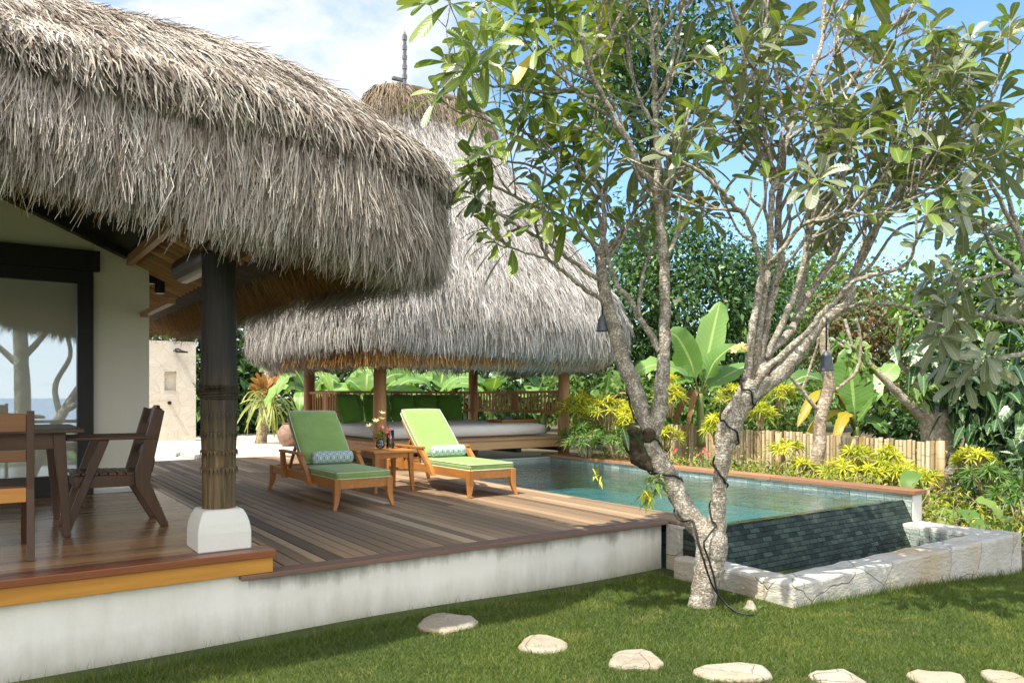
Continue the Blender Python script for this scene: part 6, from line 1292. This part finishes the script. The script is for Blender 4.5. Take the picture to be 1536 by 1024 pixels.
stalk_plant('elephant_ear_plant', 'single big elephant ear leaf standing just behind the pool coping', A(1386, 745, 9.4), [A(1370, 712, 9.35), A(1380, 730, 9.5)], .28, .30, M_spear)
# staghorn fern on its own trunk
sg = thing('tree_stump', 'short rough tree trunk carrying a staghorn fern on the sand', 'tree trunk', A(392, 664, 18.9))
mb = MB(); mb.tube(catmull([A(391, 666, 18.9), A(394, 640, 18.9), A(398, 600, 18.9), A(404, 560, 18.9), A(410, 545, 18.9)], 4), np.linspace(.15, .10, 17), 12, jit=.2); mb.build('bark', M_bark2, sg, smooth=True, fixn=False)
fr = thing('staghorn_fern', 'staghorn fern with rusty upper leaves and pale drooping forked fronds', 'fern', A(400, 590, 18.7))
n = 42; c = np.array(A(400, 588, 18.72)); P = c + rng.normal(0, .08, (n, 3)); D = rdir(n)*.7 + np.array([-.2, -.4, .7]); L = rng.uniform(.28, .60, n)
leaves('shield_frond', P, D, np.tile([-FX, -FY, .5], (n, 1)), L, L*.24, M_stagb, fr, 'obovate', 4, .2, .1, rag=.35)
n = 95; P = c + np.array([0, -.05, -.15]) + rng.normal(0, .12, (n, 3)); D = rdir(n)*.9 + np.array([0, -.3, .15]); L = rng.uniform(.35, .85, n)
leaves('frond', P, D, np.tile([-FX, -FY, .5], (n, 1)), L, L*.10, M_stag, fr, 'obovate', 5, .2, rng.uniform(.5, 1.1, n), rag=.3)
# ------------------------------------------------------------------ yellow shrubs
def dracaena(label, c, rad, heads, mat_, ll=(.11, .19), nl=15, hgt=None, name='dracaena_shrub', group='yellow variegated shrubs', stems=True, wr=.15):
    c = Vector(c); t = thing(name, label, 'shrub', (c.x, c.y, max(.02, c.z-rad[2])), group); sm = MB(); P, D, U, L, R3 = [], [], [], [], []
    for k in range(heads):
        d = Vector(rdir(1)[0]); d.z = abs(d.z)*1.1-.35; q = c + Vector((d.x*rad[0], d.y*rad[1], d.z*rad[2]))*random.uniform(.55, 1.05); ax = (Vector((d.x, d.y, .9 + d.z*.4))).normalized()
        if stems and k % 2 == 0: sm.tube(catmull([Vector((c.x + d.x*rad[0]*.25, c.y + d.y*rad[1]*.25, c.z-rad[2]*1.05)), c.lerp(q, .5) - Vector((0, 0, rad[2]*.3)), q], 3), np.linspace(.012, .008, 7), 5)
        a = ax.orthogonal().normalized(); b = ax.cross(a); ph = random.uniform(0, 6); tone = random.gauss(.5 + .18*d.z, .15)
        for j in range(nl):
            th = ph + 2.4*j; f = j/nl; dd = (a*math.cos(th)+b*math.sin(th))*(1.0-.6*f) + ax*(.05+.9*f)
            P.append(q); D.append(dd); U.append(ax*.8+dd*-.2); L.append(random.uniform(*ll)); R3.append(tone + random.gauss(0, .14))
    if stems: sm.build('stem', M_stem, t, smooth=True, fixn=False)
    P, D, U, L = np.array(P), unit(np.array(D)), np.array(U), np.array(L)
    leaves('crown', P, D, U, L, L*wr, mat_, t, 'lance', 3, .25, .35, np.clip(np.array(R3), 0, 1)); return t
for (u, v, d, rx, rz, hd, mt, lb) in ((872, 610, 13.6, .42, .34, 46, M_yel, 'bright yellow green shrub right beside the last pavilion post'), (912, 618, 13.2, .5, .36, 60, M_yel, 'widest bright yellow shrub between the pavilion and the frangipani'), (948, 632, 12.9, .36, .30, 34, M_yel, 'bright yellow shrub partly behind the knot of the frangipani'), (880, 655, 13.0, .5, .32, 44, M_spear, 'green spear leaved shrub low beside the pavilion platform'), (930, 662, 12.6, .5, .26, 40, M_spear, 'green spear leaved shrub low behind the pool coping by the knot'),
        (900, 640, 13.6, .6, .3, 40, M_yel, 'yellow green shrub filling the middle of the hedge beside the pavilion'), (1002, 590, 13.6, .34, .42, 34, M_yel, 'tall yellow shrub just behind the straight middle trunk'), (1000, 655, 12.8, .28, .20, 20, M_yel, 'yellow shrub in front of the left end of the bamboo fence'), (1076, 640, 12.4, .24, .28, 24, M_yel, 'yellow shrub before the fence just left of the right frangipani limb'), (1100, 598, 13.2, .34, .30, 26, M_yel, 'yellow shrub behind the fence touching the right frangipani limb'), (1140, 622, 12.2, .26, .24, 20, M_yel, 'yellow shrub hanging over the fence just right of the frangipani limb'), (1172, 590, 13.6, .34, .3, 22, M_yel, 'spiky yellow plant standing above the bamboo fence'),
        (1178, 672, 11.6, .26, .20, 18, M_yel, 'yellow green shrub in front of the fence between the right limb and the sapling'), (1282, 682, 10.9, .26, .18, 18, M_yel, 'yellow green shrub reaching up the fence right of the sapling'), (1330, 686, 10.7, .24, .17, 16, M_yel, 'yellow green shrub reaching up the fence towards its right end'),
        (1262, 705, 10.9, .34, .18, 28, M_yel, 'low yellow shrub right of the ringed sapling trunk'), (1306, 708, 10.7, .36, .17, 30, M_yel, 'low yellow shrub in front of the middle of the bamboo fence'), (1350, 708, 10.5, .34, .17, 28, M_yel, 'low yellow shrub near the right end of the bamboo fence'), (1205, 698, 11.4, .24, .15, 14, M_yel, 'small yellow shrub left of the ringed sapling trunk'), (1462, 690, 10.6, .28, .2, 22, M_yel, 'yellow green shrub at the foot of the pale frangipani trunk'), (1480, 715, 10.0, .36, .22, 26, M_spear, 'green spear leaved shrub under the dark climber'), (1385, 716, 10.4, .24, .13, 14, M_yel, 'yellow green shrub left of the pale frangipani trunk'), (1525, 740, 9.6, .36, .24, 26, M_spear, 'green spear leaved shrub at the right edge behind the stone basin')):
    dracaena(lb, at(u, v, d), (rx, rx*.8, rz), hd, mt, group='yellow variegated shrubs' if mt is M_yel else 'green spear leaved shrubs')
# tangled twigs and small leaves along the bed
mb = MB(); Pn = []
for k in range(900):
    if k < 430: y = random.uniform(4.7, 10.8); x = 8.75 + abs(random.gauss(0, .35)); 
    else: x = random.uniform(8.8, 12.5); y = random.uniform(3.9, 6.2)
    z0 = soil_z(x, y); h = random.uniform(.18, .50); p = Vector((x, y, z0)); d_ = Vector((random.gauss(0, .5), random.gauss(0, .5), 1)).normalized(); pts = [p]
    for s_ in range(5): d_ = (d_ + Vector([random.gauss(0, .45) for _ in range(3)]) + Vector((0, 0, .05))).normalized(); p = p + d_*h/4; pts.append(p.copy())
    mb.tube(catmull(pts, 2), np.linspace(.009, .004, 11), 5, rnd=random.random()); Pn += [tuple(q + Vector([random.gauss(0, .05) for _ in range(3)])) for q in pts[2:] for _ in range(3)]
tag(mb.build('twigs', M_stem, smooth=True, fixn=False), 'tangle of pale bare twigs along the garden bed', 'twigs', None, 'stuff')
Pn = np.array(Pn); n = len(Pn); L = rng.uniform(.05, .12, n); D = rdir(n); D[:, 2] += .25
tag(leaves('undergrowth', Pn, D, unit(np.array([0, 0, 1.]) + rdir(n)*.6), L, L*.30, M_yel, None, 'lance', 2, .2, .25, np.clip(rng.beta(1.2, 3.4, n), 0, 1)), 'low yellow green undergrowth among the twigs of the bed', 'undergrowth', None, 'stuff')
n = 2600; x = rng.uniform(8.9, 13, n); y = rng.uniform(3.7, 9, n); P = np.stack([x, y, np.array([soil_z(a, b) for a, b in zip(x, y)]) + rng.uniform(0, .22, n)], 1); D = rdir(n); D[:, 2] += .3; L = rng.uniform(.07, .17, n)
tag(leaves('groundcover', P, D, unit(np.array([0, 0, 1.]) + rdir(n)*.6), L, L*.4, M_spear, None, 'lance', 2, .2, .25), 'green groundcover leaves over the garden soil', 'groundcover', None, 'stuff')
for u, v, d in ((1012, 672, 12.6), (1058, 676, 12.2)):
    c = at(u, v, d); items = [flower('', tuple(c + Vector([random.gauss(0, .05) for _ in range(3)])), (-FX, -FY, .5), .035, 6, None, None, .8, .5) for _ in range(5)]
    tag(flowers('red_flower', items, M_petal_r, None), ['red flower cluster left, nearest the middle frangipani trunk', 'red flower cluster beside the right frangipani limb'][u > 1030], 'flower', 'red flowers before the fence')
# bamboo fence
fence = thing('bamboo_fence', 'pale split bamboo fence of uneven upright poles behind the pool bed', 'fence', (11.0, 7.8, .2))
mb = MB(); y = 5.35
while y < 10.6:
    x = 11.0 + (y-5.35)*.02; r_ = random.uniform(.020, .035); zt = .90 + (y-5.35)*.02 + random.uniform(-.012, .018)
    mb.tube([(x, y, .0), (x+random.uniform(-.012, .012), y+random.uniform(-.008, .008), zt)], [r_, r_*.95], 9, rnd=random.random()); y += r_*2 + random.uniform(.0, .012)
mb.build('pale_panel', M_bamboo, fence, smooth=False)
for y in (5.32, 6.65, 8.0, 9.4):
    mb = MB(); mb.tube([(10.93 + (y-5.35)*.02, y, 0), (10.93+(y-5.35)*.02, y, .93)], .052, 12, rnd=.12); mb.build('post', M_bamboo, fence, smooth=True)
for z in (.42, .76):
    mb = MB(); mb.tube([(11.06, 5.3, z), (11.16, 10.6, z+.08)], .025, 8, rnd=.3); mb.build('rail', M_bamboo, fence, smooth=True)

# ------------------------------------------------------------------ what the window glass reflects: the garden behind the camera
def wtree(label, bx, by, limbs_, group=None):
    t = thing('bare_frangipani', label, 'tree', (bx, by, 0)); mb = MB(); ros = []
    for pts, r0, r1 in limbs_:
        P_ = catmull([Vector(p) for p in pts], 5); mb.tube(P_, np.linspace(r0, r1, len(P_)), 9, jit=.12); e = P_[-1]; d_ = (P_[-1]-P_[-5]).normalized()
        for k in range(4):
            q = e + (d_ + Vector([random.gauss(0, .6) for _ in range(3)])).normalized()*random.uniform(.4, .9); mb.tube([e, e.lerp(q, .5)+Vector((0, 0, .04)), q], [r1*.8, r1*.55, r1*.4], 6); ros.append((q, (q-e).normalized()))
            for j in range(3):
                q2 = q + (d_ + Vector([random.gauss(0, .8) for _ in range(3)])).normalized()*random.uniform(.2, .5); mb.tube([q, q2], [r1*.4, r1*.25], 5); ros.append((q2, (q2-q).normalized()))
    mb.build('trunk', M_bark2, t, smooth=True, fixn=False)
    P, D, U, L, W, DR, SD = rosette_leaves([r for r in ros if random.random() < .55], 3, 5, .12, .22); leaves('crown', P, D, U, L, W, M_plum, t, 'obovate', 3, .15, DR)
wtree('pale bare frangipani behind the camera, mirrored in the big window', .70, -3.2,
    [([(.70, -3.2, -.1), (.68, -3.2, 1.2), (.64, -3.2, 2.6), (.6, -3.2, 4.2)], .19, .13), ([(.95, -2.8, .3), (1.35, -2.9, 1.0), (1.75, -3.0, 1.7), (2.3, -3.1, 2.6)], .13, .07), ([(1.5, -2.9, 1.25), (1.95, -2.9, 1.5), (2.6, -3.0, 1.9)], .08, .05), ([(1.4, -2.95, 1.1), (1.3, -3, 1.8), (1.6, -3.0, 2.5), (1.5, -3, 3.1)], .07, .04),
     ([(.5, -3.4, .6), (.1, -3.4, 1.2), (-.4, -3.5, 1.6), (-.9, -3.6, 1.9)], .12, .06), ([(.66, -3.2, 2.2), (.2, -3.3, 2.7), (-.3, -3.3, 3.2)], .08, .04), ([(.66, -3.2, 2.4), (1.1, -3.1, 3.0), (1.4, -3.1, 3.6)], .08, .04)])
for x, lb in ((.05, 'spiky yucca left of the mirrored bare trunk'), (1.05, 'spiky yucca right of the mirrored bare trunk'), (1.75, 'spiky yucca farthest from the mirrored bare trunk')):
    n = 34; P = np.tile([x, -2.4, .02], (n, 1)) + rng.normal(0, .06, (n, 3))*[1, 1, 0]; D = rdir(n); D[:, 2] = np.abs(D[:, 2])*1.2+.45; L = rng.uniform(.5, .95, n)
    tag(leaves('yucca', P, D, np.tile([0, 0, 1.], (n, 1)), L, L*.09, M_heart_l, None, 'lance', 5, .3, .35), lb + ' behind the camera', 'yucca', 'yuccas mirrored in the window')
